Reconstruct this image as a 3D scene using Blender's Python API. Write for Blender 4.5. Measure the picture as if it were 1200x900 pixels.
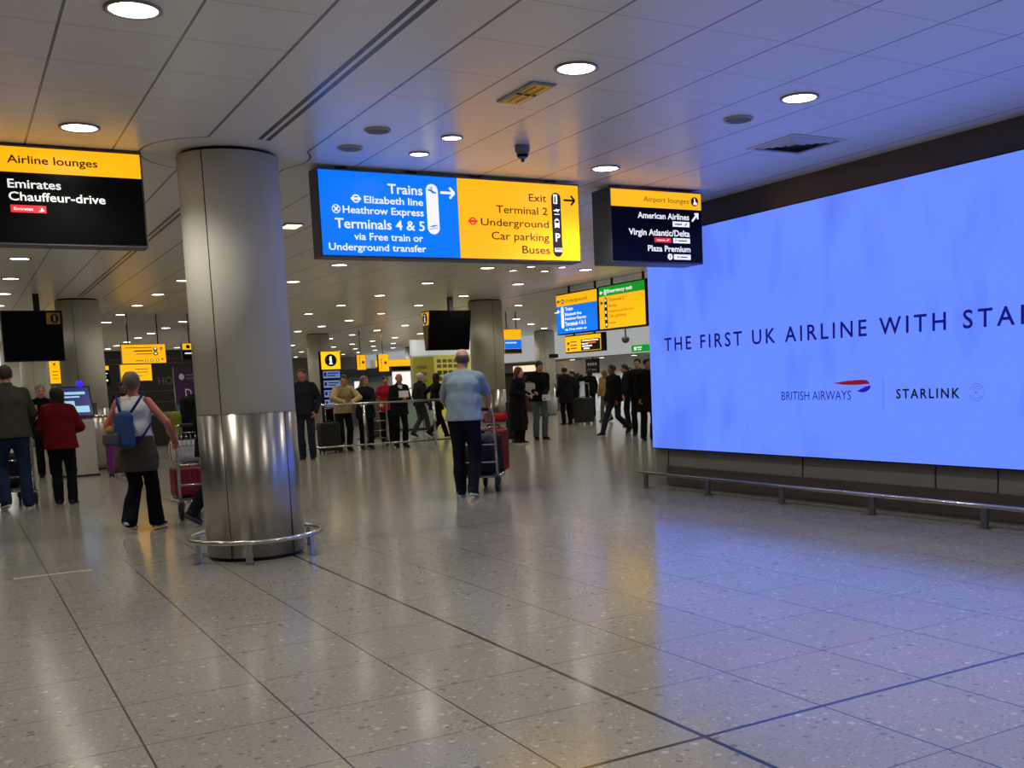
import bpy, bmesh, math, random
import numpy as np
from mathutils import Vector, Matrix

random.seed(7)
for o in list(bpy.data.objects):
    bpy.data.objects.remove(o, do_unlink=True)
SC = bpy.context.scene
COL = SC.collection

# ------------------------------------------------------------------ camera, world, exposure
cd = bpy.data.cameras.new('camera')
cam = bpy.data.objects.new('camera', cd)
COL.objects.link(cam)
YAW, PITCH, ROLL, FPX = 0.5292998, 0.10900437, -0.04180983, 1221.66
def _rot():
    cy, sy = math.cos(YAW), math.sin(YAW)
    cp, sp = math.cos(PITCH), math.sin(PITCH)
    cr, sr = math.cos(ROLL), math.sin(ROLL)
    M = np.array([[1, 0, 0], [0, 0, -1], [0, 1, 0]], float)
    Ry = np.array([[cy, -sy, 0], [sy, cy, 0], [0, 0, 1]])
    Rp = np.array([[1, 0, 0], [0, cp, -sp], [0, sp, cp]])
    Rr = np.array([[cr, -sr, 0], [sr, cr, 0], [0, 0, 1]])
    return Rr @ Rp @ M @ Ry
_M = _rot()
mw = Matrix.Identity(4)
for i in range(3):
    mw[i][0] = _M[0][i]; mw[i][1] = -_M[1][i]; mw[i][2] = -_M[2][i]
mw[2][3] = 1.36
cam.matrix_world = mw
cd.sensor_width = 36.0
cd.lens = FPX / 1200 * 36
cd.shift_x = (600 - 668.77) / 1200
cd.shift_y = (578.2 - 450) / 1200
cd.clip_end = 300
SC.camera = cam

w = bpy.data.worlds.new('world'); SC.world = w
w.use_nodes = True
w.node_tree.nodes['Background'].inputs[0].default_value = (0.02, 0.02, 0.02, 1)
w.node_tree.nodes['Background'].inputs[1].default_value = 1.0
SC.view_settings.view_transform = 'Standard'
SC.view_settings.look = 'None'
SC.view_settings.exposure = 0.0
SC.view_settings.gamma = 1.0
SC.view_settings.use_curve_mapping = False
SC.cycles.max_bounces = 7
SC.cycles.diffuse_bounces = 3
SC.cycles.glossy_bounces = 4
SC.cycles.sample_clamp_indirect = 6.0
SC.cycles.use_denoising = True
SC.cycles.caustics_reflective = False
SC.cycles.caustics_refractive = False

LAMP = 14.0            # radiance of the downlight diffusers
SPOT_NEAR, SPOT_LEFT, SPOT_FAR = 205.0, 84.0, 52.0   # power of the lamp in each downlight
ZC = 3.28             # ceiling height

# ------------------------------------------------------------------ materials
def srgb(r, g, b):
    f = lambda c: ((c / 255 + 0.055) / 1.055) ** 2.4 if c > 10 else c / 255 / 12.92
    return (f(r), f(g), f(b), 1)

MATS = {}
def mat(name, col, rough=0.5, metal=0.0, spec=0.5, emit=0.0, ecol=None, noise=0.0, nscale=30.0, bump=0.0, bscale=200.0):
    if name in MATS: return MATS[name]
    m = bpy.data.materials.new(name); m.use_nodes = True
    nt = m.node_tree; b = nt.nodes['Principled BSDF']
    c = col if len(col) == 4 else tuple(col) + (1,)
    b.inputs['Base Color'].default_value = c
    b.inputs['Roughness'].default_value = rough
    b.inputs['Metallic'].default_value = metal
    b.inputs['Specular IOR Level'].default_value = spec
    if emit:
        b.inputs['Emission Color'].default_value = ecol or c
        b.inputs['Emission Strength'].default_value = emit
    if noise or bump:
        tc = nt.nodes.new('ShaderNodeTexCoord')
        if noise:
            n = nt.nodes.new('ShaderNodeTexNoise'); n.inputs['Scale'].default_value = nscale
            n.inputs['Detail'].default_value = 4
            nt.links.new(tc.outputs['Object'], n.inputs['Vector'])
            r = nt.nodes.new('ShaderNodeMapRange')
            r.inputs['To Min'].default_value = 1 - noise; r.inputs['To Max'].default_value = 1 + noise
            nt.links.new(n.outputs['Fac'], r.inputs['Value'])
            mx = nt.nodes.new('ShaderNodeVectorMath'); mx.operation = 'SCALE'
            mx.inputs[0].default_value = c[:3]
            nt.links.new(r.outputs['Result'], mx.inputs['Scale'])
            nt.links.new(mx.outputs['Vector'], b.inputs['Base Color'])
        if bump:
            n2 = nt.nodes.new('ShaderNodeTexNoise'); n2.inputs['Scale'].default_value = bscale
            nt.links.new(tc.outputs['Object'], n2.inputs['Vector'])
            bp = nt.nodes.new('ShaderNodeBump'); bp.inputs['Strength'].default_value = bump
            bp.inputs['Distance'].default_value = 0.002
            nt.links.new(n2.outputs['Fac'], bp.inputs['Height'])
            nt.links.new(bp.outputs['Normal'], b.inputs['Normal'])
    MATS[name] = m
    return m

def cloth(name, r, g, b, rough=0.9):
    return mat('cloth_' + name, srgb(r, g, b), rough, 0, 0.15, noise=0.18, nscale=14, bump=0.5, bscale=260)

class N:
    """tiny node-graph helper"""
    def __init__(s, nt): s.nt = nt
    def node(s, t, **kw):
        n = s.nt.nodes.new(t)
        for k, v in kw.items(): setattr(n, k, v)
        return n
    def math(s, op, a, b=None, c=None):
        n = s.node('ShaderNodeMath', operation=op)
        for i, v in enumerate((a, b, c)):
            if v is None: continue
            if isinstance(v, (int, float)): n.inputs[i].default_value = v
            else: s.nt.links.new(v, n.inputs[i])
        return n.outputs[0]
    def line(s, coord, pos, half):          # 1 inside |coord-pos|<half
        return s.math('LESS_THAN', s.math('ABSOLUTE', s.math('SUBTRACT', coord, pos)), half)
    def grid(s, coord, off, step, half):    # 1 on lines off+k*step
        q = s.math('SUBTRACT', coord, off - step / 2)
        q = s.math('FLOORED_MODULO', q, step)
        return s.math('LESS_THAN', s.math('ABSOLUTE', s.math('SUBTRACT', q, step / 2)), half)
    def between(s, coord, a, b):
        return s.math('MULTIPLY', s.math('GREATER_THAN', coord, a), s.math('LESS_THAN', coord, b))
    def mix(s, fac, a, b):
        n = s.node('ShaderNodeMix', data_type='RGBA')
        for sock, v in ((n.inputs[0], fac), (n.inputs[6], a), (n.inputs[7], b)):
            if isinstance(v, (int, float)): sock.default_value = v
            elif isinstance(v, tuple): sock.default_value = v
            else: s.nt.links.new(v, sock)
        return n.outputs[2]

def floor_material():
    m = bpy.data.materials.new('terrazzo_floor'); m.use_nodes = True
    nt = m.node_tree; b = nt.nodes['Principled BSDF']; g = N(nt)
    tc = g.node('ShaderNodeTexCoord'); sep = g.node('ShaderNodeSeparateXYZ')
    nt.links.new(tc.outputs['Object'], sep.inputs[0])
    X, Y = sep.outputs[0], sep.outputs[1]
    base = srgb(150, 146, 135)
    # marble chips
    def chips(scale, lo, seedoff):
        mp = g.node('ShaderNodeMapping'); mp.inputs['Location'].default_value = (seedoff, seedoff * 2.3, 0)
        nt.links.new(tc.outputs['Object'], mp.inputs[0])
        v = g.node('ShaderNodeTexVoronoi'); v.inputs['Scale'].default_value = scale
        nt.links.new(mp.outputs[0], v.inputs['Vector'])
        s2 = g.node('ShaderNodeSeparateColor'); nt.links.new(v.outputs['Color'], s2.inputs[0])
        r = g.math('MULTIPLY', s2.outputs[0], lo)
        nz = g.node('ShaderNodeTexNoise'); nz.inputs['Scale'].default_value = scale * 1.5
        nt.links.new(mp.outputs[0], nz.inputs['Vector'])
        d = g.math('ADD', v.outputs['Distance'], g.math('MULTIPLY', g.math('SUBTRACT', nz.outputs['Fac'], 0.5), 0.6))
        return g.math('LESS_THAN', d, r), s2.outputs[1], s2.outputs[2]
    c1, a1, b1 = chips(46, 0.44, 0.0)
    light = g.mix(a1, srgb(158, 154, 142), srgb(184, 180, 168))
    darkc = g.mix(a1, srgb(124, 118, 105), srgb(140, 134, 120))
    chipcol = g.mix(g.math('GREATER_THAN', b1, 0.45), darkc, light)
    col = g.mix(c1, base, chipcol)
    c2, a2, b2 = chips(75, 0.42, 3.1)
    col = g.mix(c2, col, g.mix(g.math('GREATER_THAN', b2, 0.6), srgb(134, 129, 118), srgb(160, 155, 143)))
    c3, a3, b3 = chips(21, 0.34, 9.7)
    col = g.mix(g.math('MULTIPLY', c3, g.math('GREATER_THAN', a3, 0.5)), col, g.mix(g.math('GREATER_THAN', b3, 0.72), srgb(118, 113, 104), srgb(184, 180, 168)))
    # soft wear clouds
    nz = g.node('ShaderNodeTexNoise'); nz.inputs['Scale'].default_value = 0.9; nz.inputs['Detail'].default_value = 3
    nt.links.new(tc.outputs['Object'], nz.inputs['Vector'])
    mr = g.node('ShaderNodeMapRange'); mr.inputs['To Min'].default_value = 0.9; mr.inputs['To Max'].default_value = 1.08
    nt.links.new(nz.outputs['Fac'], mr.inputs['Value'])
    sc = g.node('ShaderNodeVectorMath', operation='SCALE'); nt.links.new(col, sc.inputs[0]); nt.links.new(mr.outputs[0], sc.inputs['Scale'])
    col = sc.outputs[0]
    # tile joints, movement joints
    gx = g.grid(X, 2.325, 0.6, 0.0042); gy = g.grid(Y, 3.05, 0.622, 0.0036)
    j = g.math('MAXIMUM', gx, g.math('MULTIPLY', gy, 0.8))
    col = g.mix(j, col, srgb(66, 62, 55))
    th = g.math('MAXIMUM', g.line(X, 2.325, 0.011), g.line(Y, 3.05, 0.011))
    th = g.math('MAXIMUM', th, g.line(Y, 9.09, 0.009))
    col = g.mix(th, col, srgb(44, 41, 38))
    nt.links.new(col, b.inputs['Base Color'])
    nz2 = g.node('ShaderNodeTexNoise'); nz2.inputs['Scale'].default_value = 3.0; nz2.inputs['Detail'].default_value = 5
    nt.links.new(tc.outputs['Object'], nz2.inputs['Vector'])
    mr2 = g.node('ShaderNodeMapRange'); mr2.inputs['To Min'].default_value = 0.13; mr2.inputs['To Max'].default_value = 0.19
    nt.links.new(nz2.outputs['Fac'], mr2.inputs['Value'])
    nt.links.new(mr2.outputs[0], b.inputs['Roughness'])
    nz3 = g.node('ShaderNodeTexNoise'); nz3.inputs['Scale'].default_value = 55.0; nz3.inputs['Detail'].default_value = 2
    nt.links.new(tc.outputs['Object'], nz3.inputs['Vector'])
    bp = g.node('ShaderNodeBump'); bp.inputs['Strength'].default_value = 0.06; bp.inputs['Distance'].default_value = 0.002
    nt.links.new(nz3.outputs['Fac'], bp.inputs['Height']); nt.links.new(bp.outputs['Normal'], b.inputs['Normal'])
    b.inputs['Specular IOR Level'].default_value = 0.85
    return m

def ceiling_material():
    m = bpy.data.materials.new('metal_ceiling_panels'); m.use_nodes = True
    nt = m.node_tree; b = nt.nodes['Principled BSDF']; g = N(nt)
    tc = g.node('ShaderNodeTexCoord'); sep = g.node('ShaderNodeSeparateXYZ')
    nt.links.new(tc.outputs['Object'], sep.inputs[0])
    X, Y = sep.outputs[0], sep.outputs[1]
    # fold the column grid (9 m) so that the plain strip sits on each column line
    fx = g.math('SUBTRACT', g.math('FLOORED_MODULO', g.math('SUBTRACT', X, 2.23 - 4.5), 9.0), 4.5)
    plain = g.between(fx, -0.40, 0.43)
    panels = g.math('SUBTRACT', 1.0, plain)
    gx = g.math('MULTIPLY', g.grid(fx, 0.43 + 0.545, 0.607, 0.0075), g.math('GREATER_THAN', fx, 0.43))
    gx = g.math('MAXIMUM', gx, g.math('MULTIPLY', g.grid(fx, -0.40 - 0.585, 0.605, 0.0075), g.math('LESS_THAN', fx, -0.40)))
    gy = g.math('MULTIPLY', g.grid(Y, 4.19, 0.633, 0.004), panels)
    edge = g.math('MAXIMUM', g.line(fx, -0.40, 0.010), g.line(fx, 0.43, 0.010))
    slot = g.math('MAXIMUM', g.line(fx, -0.028, 0.018), g.line(fx, 0.036, 0.018))
    # plain strip across, along the second column row
    fy = g.math('ABSOLUTE', g.math('SUBTRACT', Y, 22.4))
    cross = g.line(fy, 0.42, 0.010)
    # plain ring round the columns
    fyc = g.math('SUBTRACT', g.math('FLOORED_MODULO', g.math('SUBTRACT', Y, 8.9 - 6.75), 13.5), 6.75)
    fxc = g.math('ADD', fx, 0.13)
    rad = g.math('SQRT', g.math('ADD', g.math('MULTIPLY', fxc, fxc), g.math('MULTIPLY', fyc, fyc)))
    ring = g.math('LESS_THAN', rad, 0.66)
    ringl = g.math('MULTIPLY', g.line(rad, 0.66, 0.010), g.math('SUBTRACT', 1.0, g.between(fx, -0.40, 0.43)))
    notring = g.math('SUBTRACT', 1.0, ring)
    lines = g.math('MULTIPLY', g.math('MAXIMUM', gx, g.math('MULTIPLY', gy, 0.45)), notring)
    lines = g.math('MAXIMUM', lines, g.math('MULTIPLY', g.math('MAXIMUM', edge, cross), notring))
    lines = g.math('MAXIMUM', lines, ringl)
    lines = g.math('MAXIMUM', lines, 0.0)
    slot = g.math('MULTIPLY', slot, notring)
    col = g.mix(lines, srgb(236, 233, 228), srgb(108, 102, 98))
    col = g.mix(slot, col, srgb(22, 20, 19))
    nt.links.new(col, b.inputs['Base Color'])
    b.inputs['Roughness'].default_value = 0.3
    b.inputs['Specular IOR Level'].default_value = 0.9
    # dished joints
    wx = g.math('MULTIPLY', g.grid(fx, 0.43 + 0.545, 0.607, 0.02), g.math('GREATER_THAN', fx, 0.43))
    wx = g.math('MAXIMUM', wx, g.math('MULTIPLY', g.grid(fx, -0.40 - 0.585, 0.605, 0.02), g.math('LESS_THAN', fx, -0.40)))
    wy = g.math('MULTIPLY', g.grid(Y, 4.19, 0.633, 0.016), panels)
    hgt = g.math('SUBTRACT', 1.0, g.math('MULTIPLY', g.math('MAXIMUM', wx, wy), notring))
    bp = g.node('ShaderNodeBump'); bp.inputs['Strength'].default_value = 0.25; bp.inputs['Distance'].default_value = 0.01
    nt.links.new(hgt, bp.inputs['Height']); nt.links.new(bp.outputs['Normal'], b.inputs['Normal'])
    return m

def steel_material():
    m = bpy.data.materials.new('brushed_steel'); m.use_nodes = True
    nt = m.node_tree; b = nt.nodes['Principled BSDF']; g = N(nt)
    tc = g.node('ShaderNodeTexCoord')
    mp = g.node('ShaderNodeMapping'); mp.inputs['Scale'].default_value = (1, 1, 0.01)
    nt.links.new(tc.outputs['Object'], mp.inputs[0])
    nz = g.node('ShaderNodeTexNoise'); nz.inputs['Scale'].default_value = 90; nz.inputs['Detail'].default_value = 3
    nt.links.new(mp.outputs[0], nz.inputs['Vector'])
    mr = g.node('ShaderNodeMapRange'); mr.inputs['To Min'].default_value = 0.26; mr.inputs['To Max'].default_value = 0.32
    nt.links.new(nz.outputs['Fac'], mr.inputs['Value']); nt.links.new(mr.outputs[0], b.inputs['Roughness'])
    b.inputs['Base Color'].default_value = srgb(182, 178, 168)
    b.inputs['Metallic'].default_value = 1.0
    b.inputs['Anisotropic'].default_value = 0.85; b.inputs['Anisotropic Rotation'].default_value = 0.25
    tg = g.node('ShaderNodeTangent', direction_type='RADIAL', axis='Z'); nt.links.new(tg.outputs[0], b.inputs['Tangent'])
    bp = g.node('ShaderNodeBump'); bp.inputs['Strength'].default_value = 0.015; bp.inputs['Distance'].default_value = 0.002
    nt.links.new(nz.outputs['Fac'], bp.inputs['Height']); nt.links.new(bp.outputs['Normal'], b.inputs['Normal'])
    return m

def screen_material():
    m = bpy.data.materials.new('led_screen_image'); m.use_nodes = True
    nt = m.node_tree; b = nt.nodes['Principled BSDF']; g = N(nt)
    tc = g.node('ShaderNodeTexCoord')
    mp = g.node('ShaderNodeMapping'); mp.inputs['Scale'].default_value = (1, 2.6, 1)
    nt.links.new(tc.outputs['Object'], mp.inputs[0])
    nz = g.node('ShaderNodeTexNoise'); nz.inputs['Scale'].default_value = 0.9; nz.inputs['Detail'].default_value = 2
    nt.links.new(mp.outputs[0], nz.inputs['Vector'])
    mr = g.node('ShaderNodeMapRange'); mr.inputs['From Min'].default_value = 0.3; mr.inputs['From Max'].default_value = 0.5
    nt.links.new(nz.outputs['Fac'], mr.inputs['Value'])
    col = g.mix(mr.outputs[0], (0.100, 0.200, 0.93, 1), (0.132, 0.255, 1.12, 1))
    b.inputs['Base Color'].default_value = (0.02, 0.02, 0.03, 1)
    b.inputs['Roughness'].default_value = 0.4
    nt.links.new(col, b.inputs['Emission Color'])
    b.inputs['Emission Strength'].default_value = 1.0
    return m

M_FLOOR = floor_material(); M_CEIL = ceiling_material(); M_STEEL = steel_material(); M_SCREEN = screen_material()
M_CREAM = mat('cream_enamel', srgb(216, 213, 200), 0.6, 0, 0.12, noise=0.04, nscale=2.0)
M_WALL = mat('grey_wall_panel', srgb(118, 115, 108), 0.5, noise=0.04, nscale=2)
M_WHITEWALL = mat('white_wall', srgb(214, 217, 220), 0.5, noise=0.03, nscale=1)
M_FASCIA = mat('white_fascia_added_glow', srgb(205, 210, 215), 0.5, emit=0.42)  # glow added to brighten white panels that are no light source
M_BROWN = mat('brown_skirting_and_shade', srgb(74, 64, 58), 0.35, noise=0.1, nscale=4)
M_BLACKMETAL = mat('black_metal', srgb(26, 25, 26), 0.4, 0.3)
M_GREYMETAL = mat('grey_housing', srgb(92, 92, 100), 0.45, 0.4)
M_CHROME = mat('polished_steel_tube', srgb(196, 194, 188), 0.22, 1.0)
M_RUBBER = mat('black_rubber', srgb(24, 23, 23), 0.7)
M_BLACKGLOSS = mat('black_acrylic', srgb(5, 5, 6), 0.3, spec=0.18)
M_BLACKSCREEN = mat('blank_black_display', srgb(4, 4, 5), 0.4, spec=0.12)
M_LIT_Y = mat('lit_yellow_acrylic', srgb(248, 180, 12), 0.35, emit=0.95)
M_LIT_B = mat('lit_blue_acrylic', srgb(0, 114, 234), 0.35, emit=0.95)
M_LIT_G = mat('lit_green_acrylic', srgb(0, 150, 40), 0.35, emit=0.8)
M_LIT_W = mat('lit_white_acrylic', srgb(240, 240, 238), 0.4, emit=0.9)
M_LIT_R = mat('lit_red_acrylic', srgb(214, 40, 52), 0.4, emit=0.9)
M_INK = mat('dark_brown_ink', srgb(62, 26, 4), 0.5)
M_BLACKINK = mat('black_ink', srgb(14, 10, 8), 0.5)
M_NAVYINK = mat('navy_screen_ink', srgb(12, 8, 130), 0.4, emit=0.5)
M_DARKBLUE = mat('dark_navy_acrylic', srgb(4, 5, 26), 0.3, spec=0.2)
M_LAMP = mat('lamp_diffuser', (1, 0.96, 0.88), 0.5, emit=LAMP, ecol=(1, 0.95, 0.85, 1))
M_LAMP_FAR = mat('lamp_diffuser_dimmed', (1, 0.96, 0.88), 0.5, emit=LAMP * 0.8, ecol=(1, 0.92, 0.78, 1))
M_LAMPRING = mat('lamp_ring', srgb(150, 147, 140), 0.35, 0.5)

# ------------------------------------------------------------------ object helpers
def link_mesh(name, me, m=None, parent=None, smooth=False):
    o = bpy.data.objects.new(name, me); COL.objects.link(o)
    if m is not None:
        for x in (m if isinstance(m, (list, tuple)) else [m]): me.materials.append(x)
    if smooth:
        for p in me.polygons: p.use_smooth = True
    if parent: o.parent = parent
    return o

def tag(o, label=None, cat=None, group=None, kind=None):
    if label: o['label'] = label
    if cat: o['category'] = cat
    if group: o['group'] = group
    if kind: o['kind'] = kind
    return o

def thing(name, label, cat, loc=(0, 0, 0), rz=0.0, group=None):
    o = bpy.data.objects.new(name, None); COL.objects.link(o)
    o.empty_display_size = 0.1
    o.location = loc; o.rotation_euler = (0, 0, rz)
    return tag(o, label, cat, group)

def copy_tree(o, parent=None):
    c = o.copy(); COL.objects.link(c)
    if parent: c.parent = parent
    for ch in list(o.children): copy_tree(ch, c)
    return c

class MB:
    """collects shapes in one bmesh"""
    def __init__(s): s.bm = bmesh.new(); s.flat = []
    def box(s, x0, x1, y0, y1, z0, z1, bev=0.0, seg=2, mi=0):
        r = bmesh.ops.create_cube(s.bm, size=1.0)
        vs = r['verts']
        for v in vs:
            v.co = Vector(((x0 + x1) / 2 + v.co.x * (x1 - x0), (y0 + y1) / 2 + v.co.y * (y1 - y0), (z0 + z1) / 2 + v.co.z * (z1 - z0)))
        fs = set(f for v in vs for f in v.link_faces)
        for f in fs: f.material_index = mi
        if bev:
            es = list(set(e for v in vs for e in v.link_edges))
            bmesh.ops.bevel(s.bm, geom=es, offset=bev, segments=seg, affect='EDGES', profile=0.5)
        return s
    def tube(s, pts, r, n=10, closed=False, mi=0):
        pts = [Vector(p) for p in pts]; L = len(pts); rings = []
        up = Vector((0, 0, 1))
        prev = None
        for i, p in enumerate(pts):
            a = pts[i - 1] if (i > 0 or closed) else p
            b = pts[(i + 1) % L] if (i < L - 1 or closed) else p
            t = (b - a).normalized()
            if prev is None:
                q = up if abs(t.z) < 0.95 else Vector((1, 0, 0))
                u = t.cross(q).normalized()
            else:
                u = (prev - t * prev.dot(t)).normalized()
            prev = u
            v = t.cross(u).normalized()
            rr = r[i] if isinstance(r, (list, tuple)) else r
            rings.append([s.bm.verts.new(p + (u * math.cos(k * 2 * math.pi / n) + v * math.sin(k * 2 * math.pi / n)) * rr) for k in range(n)])
        R = L if closed else L - 1
        for i in range(R):
            A, B = rings[i], rings[(i + 1) % L]
            for k in range(n):
                f = s.bm.faces.new((A[k], A[(k + 1) % n], B[(k + 1) % n], B[k])); f.smooth = True; f.material_index = mi
        if not closed:
            f = s.bm.faces.new(rings[0][::-1]); f.material_index = mi
            f = s.bm.faces.new(rings[-1]); f.material_index = mi
        return s
    def lathe(s, prof, c=(0, 0, 0), n=48, axis='Z', smooth=True, mi=0):
        c = Vector(c); rings = []
        def P(r, h, a):
            x, y = r * math.cos(a), r * math.sin(a)
            return c + (Vector((x, y, h)) if axis == 'Z' else Vector((h, x, y)) if axis == 'X' else Vector((x, h, y)))
        for r, h in prof:
            rings.append([s.bm.verts.new(P(max(r, 1e-4), h, k * 2 * math.pi / n)) for k in range(n)])
        for A, B in zip(rings, rings[1:]):
            for k in range(n):
                f = s.bm.faces.new((A[k], A[(k + 1) % n], B[(k + 1) % n], B[k])); f.smooth = smooth; f.material_index = mi
        f = s.bm.faces.new(rings[0][::-1]); f.material_index = mi
        f = s.bm.faces.new(rings[-1]); f.material_index = mi
        return s
    def poly(s, pts, mi=0):
        f = s.bm.faces.new([s.bm.verts.new(Vector(p)) for p in pts]); f.material_index = mi
        return s
    def prism(s, pts, d):
        d = Vector(d)
        a = [s.bm.verts.new(Vector(p)) for p in pts]; b = [s.bm.verts.new(Vector(p) + d) for p in pts]
        n = len(a)
        s.bm.faces.new(a[::-1]); s.bm.faces.new(b)
        for i in range(n): s.bm.faces.new((a[i], a[(i + 1) % n], b[(i + 1) % n], b[i]))
        return s
    def done(s, name, m, parent=None, recalc=True):
        if recalc: bmesh.ops.recalc_face_normals(s.bm, faces=s.bm.faces)
        me = bpy.data.meshes.new(name); s.bm.to_mesh(me); s.bm.free()
        return link_mesh(name, me, m, parent)

def struct(o): o['kind'] = 'structure'; return o

# ------------------------------------------------------------------ lettering and pictograms on sign faces
_text_cache = {}
def text_geo(body, bold, spacing=1.0):
    key = (body, bold, spacing)
    if key in _text_cache: return _text_cache[key]
    c = bpy.data.curves.new('t', 'FONT'); c.body = body; c.size = 1.0
    c.offset = bold; c.resolution_u = 3; c.space_character = spacing
    o = bpy.data.objects.new('t', c); COL.objects.link(o)
    dg = bpy.context.evaluated_depsgraph_get()
    me = o.evaluated_get(dg).to_mesh()
    vs = [(v.co.x, v.co.y) for v in me.vertices]; fs = [tuple(p.vertices) for p in me.polygons]
    o.evaluated_get(dg).to_mesh_clear()
    bpy.data.objects.remove(o, do_unlink=True); bpy.data.curves.remove(c)
    _text_cache[key] = (vs, fs)
    return vs, fs
CAPH = max(v[1] for v in text_geo('H', 0.0)[0])

class Face:
    """a sign face: u runs the way it is read, z is up; n = small step off the face"""
    def __init__(s, kind, plane, n=0.004): s.k, s.p, s.n = kind, plane, n
    def P(s, u, z, lift=1.0):
        if s.k == 'Y': return (u, s.p - s.n * lift, z)
        return (s.p - s.n * lift, u, z)          # faces -X, u is world Y (read from large to small)
    def text(s, parent, body, u0, u1, z, cap, m, bold=0.012, prefix=None, spacing=1.0, lift=1.0):
        vs, fs = text_geo(body, bold, spacing)
        ref = text_geo(prefix, bold, spacing)[0] if prefix else vs
        x0 = min(v[0] for v in ref); x1 = max(v[0] for v in ref)
        k = (u1 - u0) / (x1 - x0); kz = cap / CAPH
        me = bpy.data.meshes.new('lettering')
        me.from_pydata([s.P(u0 + (x - x0) * k, z + y * kz, lift) for x, y in vs], [], fs)
        return link_mesh('lettering', me, m, parent)
    def shape(s, parent, name, polys, m, lift=1.0):
        b = MB()
        for p in polys: b.poly([s.P(u, z, lift) for u, z in p])
        return b.done(name, m, parent, recalc=False)
    def circ(s, c, r, n=28, r2=None):
        r2 = r if r2 is None else r2
        return [(c[0] + r * math.cos(i * 2 * math.pi / n), c[1] + r2 * math.sin(i * 2 * math.pi / n)) for i in range(n)]
    def ring(s, c, r, t, n=28, a0=0.0, a1=2 * math.pi):
        out = []
        for i in range(n):
            a, b = a0 + (a1 - a0) * i / n, a0 + (a1 - a0) * (i + 1) / n
            f = lambda q, R: (c[0] + R * math.cos(q), c[1] + R * math.sin(q))
            out.append([f(a, r), f(b, r), f(b, r - t), f(a, r - t)])
        return out
    def rect(s, u0, u1, z0, z1): return [(u0, z0), (u1, z0), (u1, z1), (u0, z1)]
    def pill(s, u, z0, z1, r, n=12):
        p = [(u + r * math.cos(math.pi * i / n), z1 + r * math.sin(math.pi * i / n)) for i in range(n + 1)]
        p += [(u + r * math.cos(math.pi + math.pi * i / n), z0 + r * math.sin(math.pi + math.pi * i / n)) for i in range(n + 1)]
        return p
    def bar(s, a, b, t):
        d = Vector((b[0] - a[0], b[1] - a[1])).normalized() * t / 2
        q = (-d.y, d.x)
        return [(a[0] + q[0], a[1] + q[1]), (a[0] - q[0], a[1] - q[1]), (b[0] - q[0], b[1] - q[1]), (b[0] + q[0], b[1] + q[1])]
    def arrow(s, a, b, t, hd):
        a = Vector(a); b = Vector(b); d = (b - a).normalized(); q = Vector((-d.y, d.x))
        tip = b
        return [s.bar(a, b - d * t * 0.5, t),
                s.bar(tip + d * 0.0 - d * hd + q * hd, tip, t), s.bar(tip - d * hd - q * hd, tip, t)]

# ------------------------------------------------------------------ the hall
struct(MB().box(-9, 27, -7, 63, -0.12, 0.0).done('floor', M_FLOOR))
struct(MB().box(-9, 27, -7, 63, ZC, ZC + 0.12).done('ceiling', M_CEIL))
struct(MB().box(7.5, 9.4, -7, 10.68, 0, ZC).done('wall_right', M_WALL))
struct(MB().box(-9.2, -9.0, -7, 63, 0, ZC).done('wall_left', M_WALL))
struct(MB().box(-9.2, 27, -7.2, -7.0, 0, ZC).done('wall_back', M_WALL))
struct(MB().box(-9.2, 27, 62.0, 62.3, 0, ZC).done('wall_front', M_WALL))
struct(MB().box(9.4, 27, 10.4, 10.68, 0, ZC).done('wall_rear_right', M_WALL))
struct(MB().box(23.5, 23.7, 24.0, 62, 0, ZC).done('wall_far_right', M_WHITEWALL))
# band over the big screen, skirting under it, panel joints
struct(MB().box(7.47, 7.5, -7, 10.68, 2.99, ZC).done('trim_1', M_BROWN))  # band gets no light; that shade is put into its dark brown
struct(MB().box(7.475, 7.5, -7, 10.42, 0.035, 0.255).done('baseboard_right', M_BROWN))
b = MB()
for yy in (10.40, 8.05, 6.35, 5.7, 4.2, 2.7): b.box(7.492, 7.501, yy - 0.004, yy + 0.004, 0.255, 0.48)
struct(b.done('trim_2', M_BLACKMETAL))
# brass strip let into the floor along the column line, shine painted pale
struct(MB().box(0.28, 0.84, 9.078, 9.102, -0.002, 0.003).done('trim_3', mat('brass_strip_painted_shine', srgb(214, 206, 180), .3, .2)))
# white bulkhead with a low soffit, far right
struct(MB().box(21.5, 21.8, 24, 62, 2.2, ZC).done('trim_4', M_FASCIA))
struct(MB().box(21.5, 23.5, 24, 62, 2.17, 2.2).done('trim_5', M_WALL))
struct(MB().box(21.5, 27, 23.8, 24.0, 0, ZC).done('wall_side_right', M_WALL))
# partition at the far left
struct(MB().box(-6, 2.75, 38, 38.2, 0, ZC).done('wall_partition', M_CREAM))
b = MB().box(-2.0, 1.42, 37.93, 37.98, 1.2, 3.0)
struct(b.done('window_1', M_LIT_W))

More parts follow.
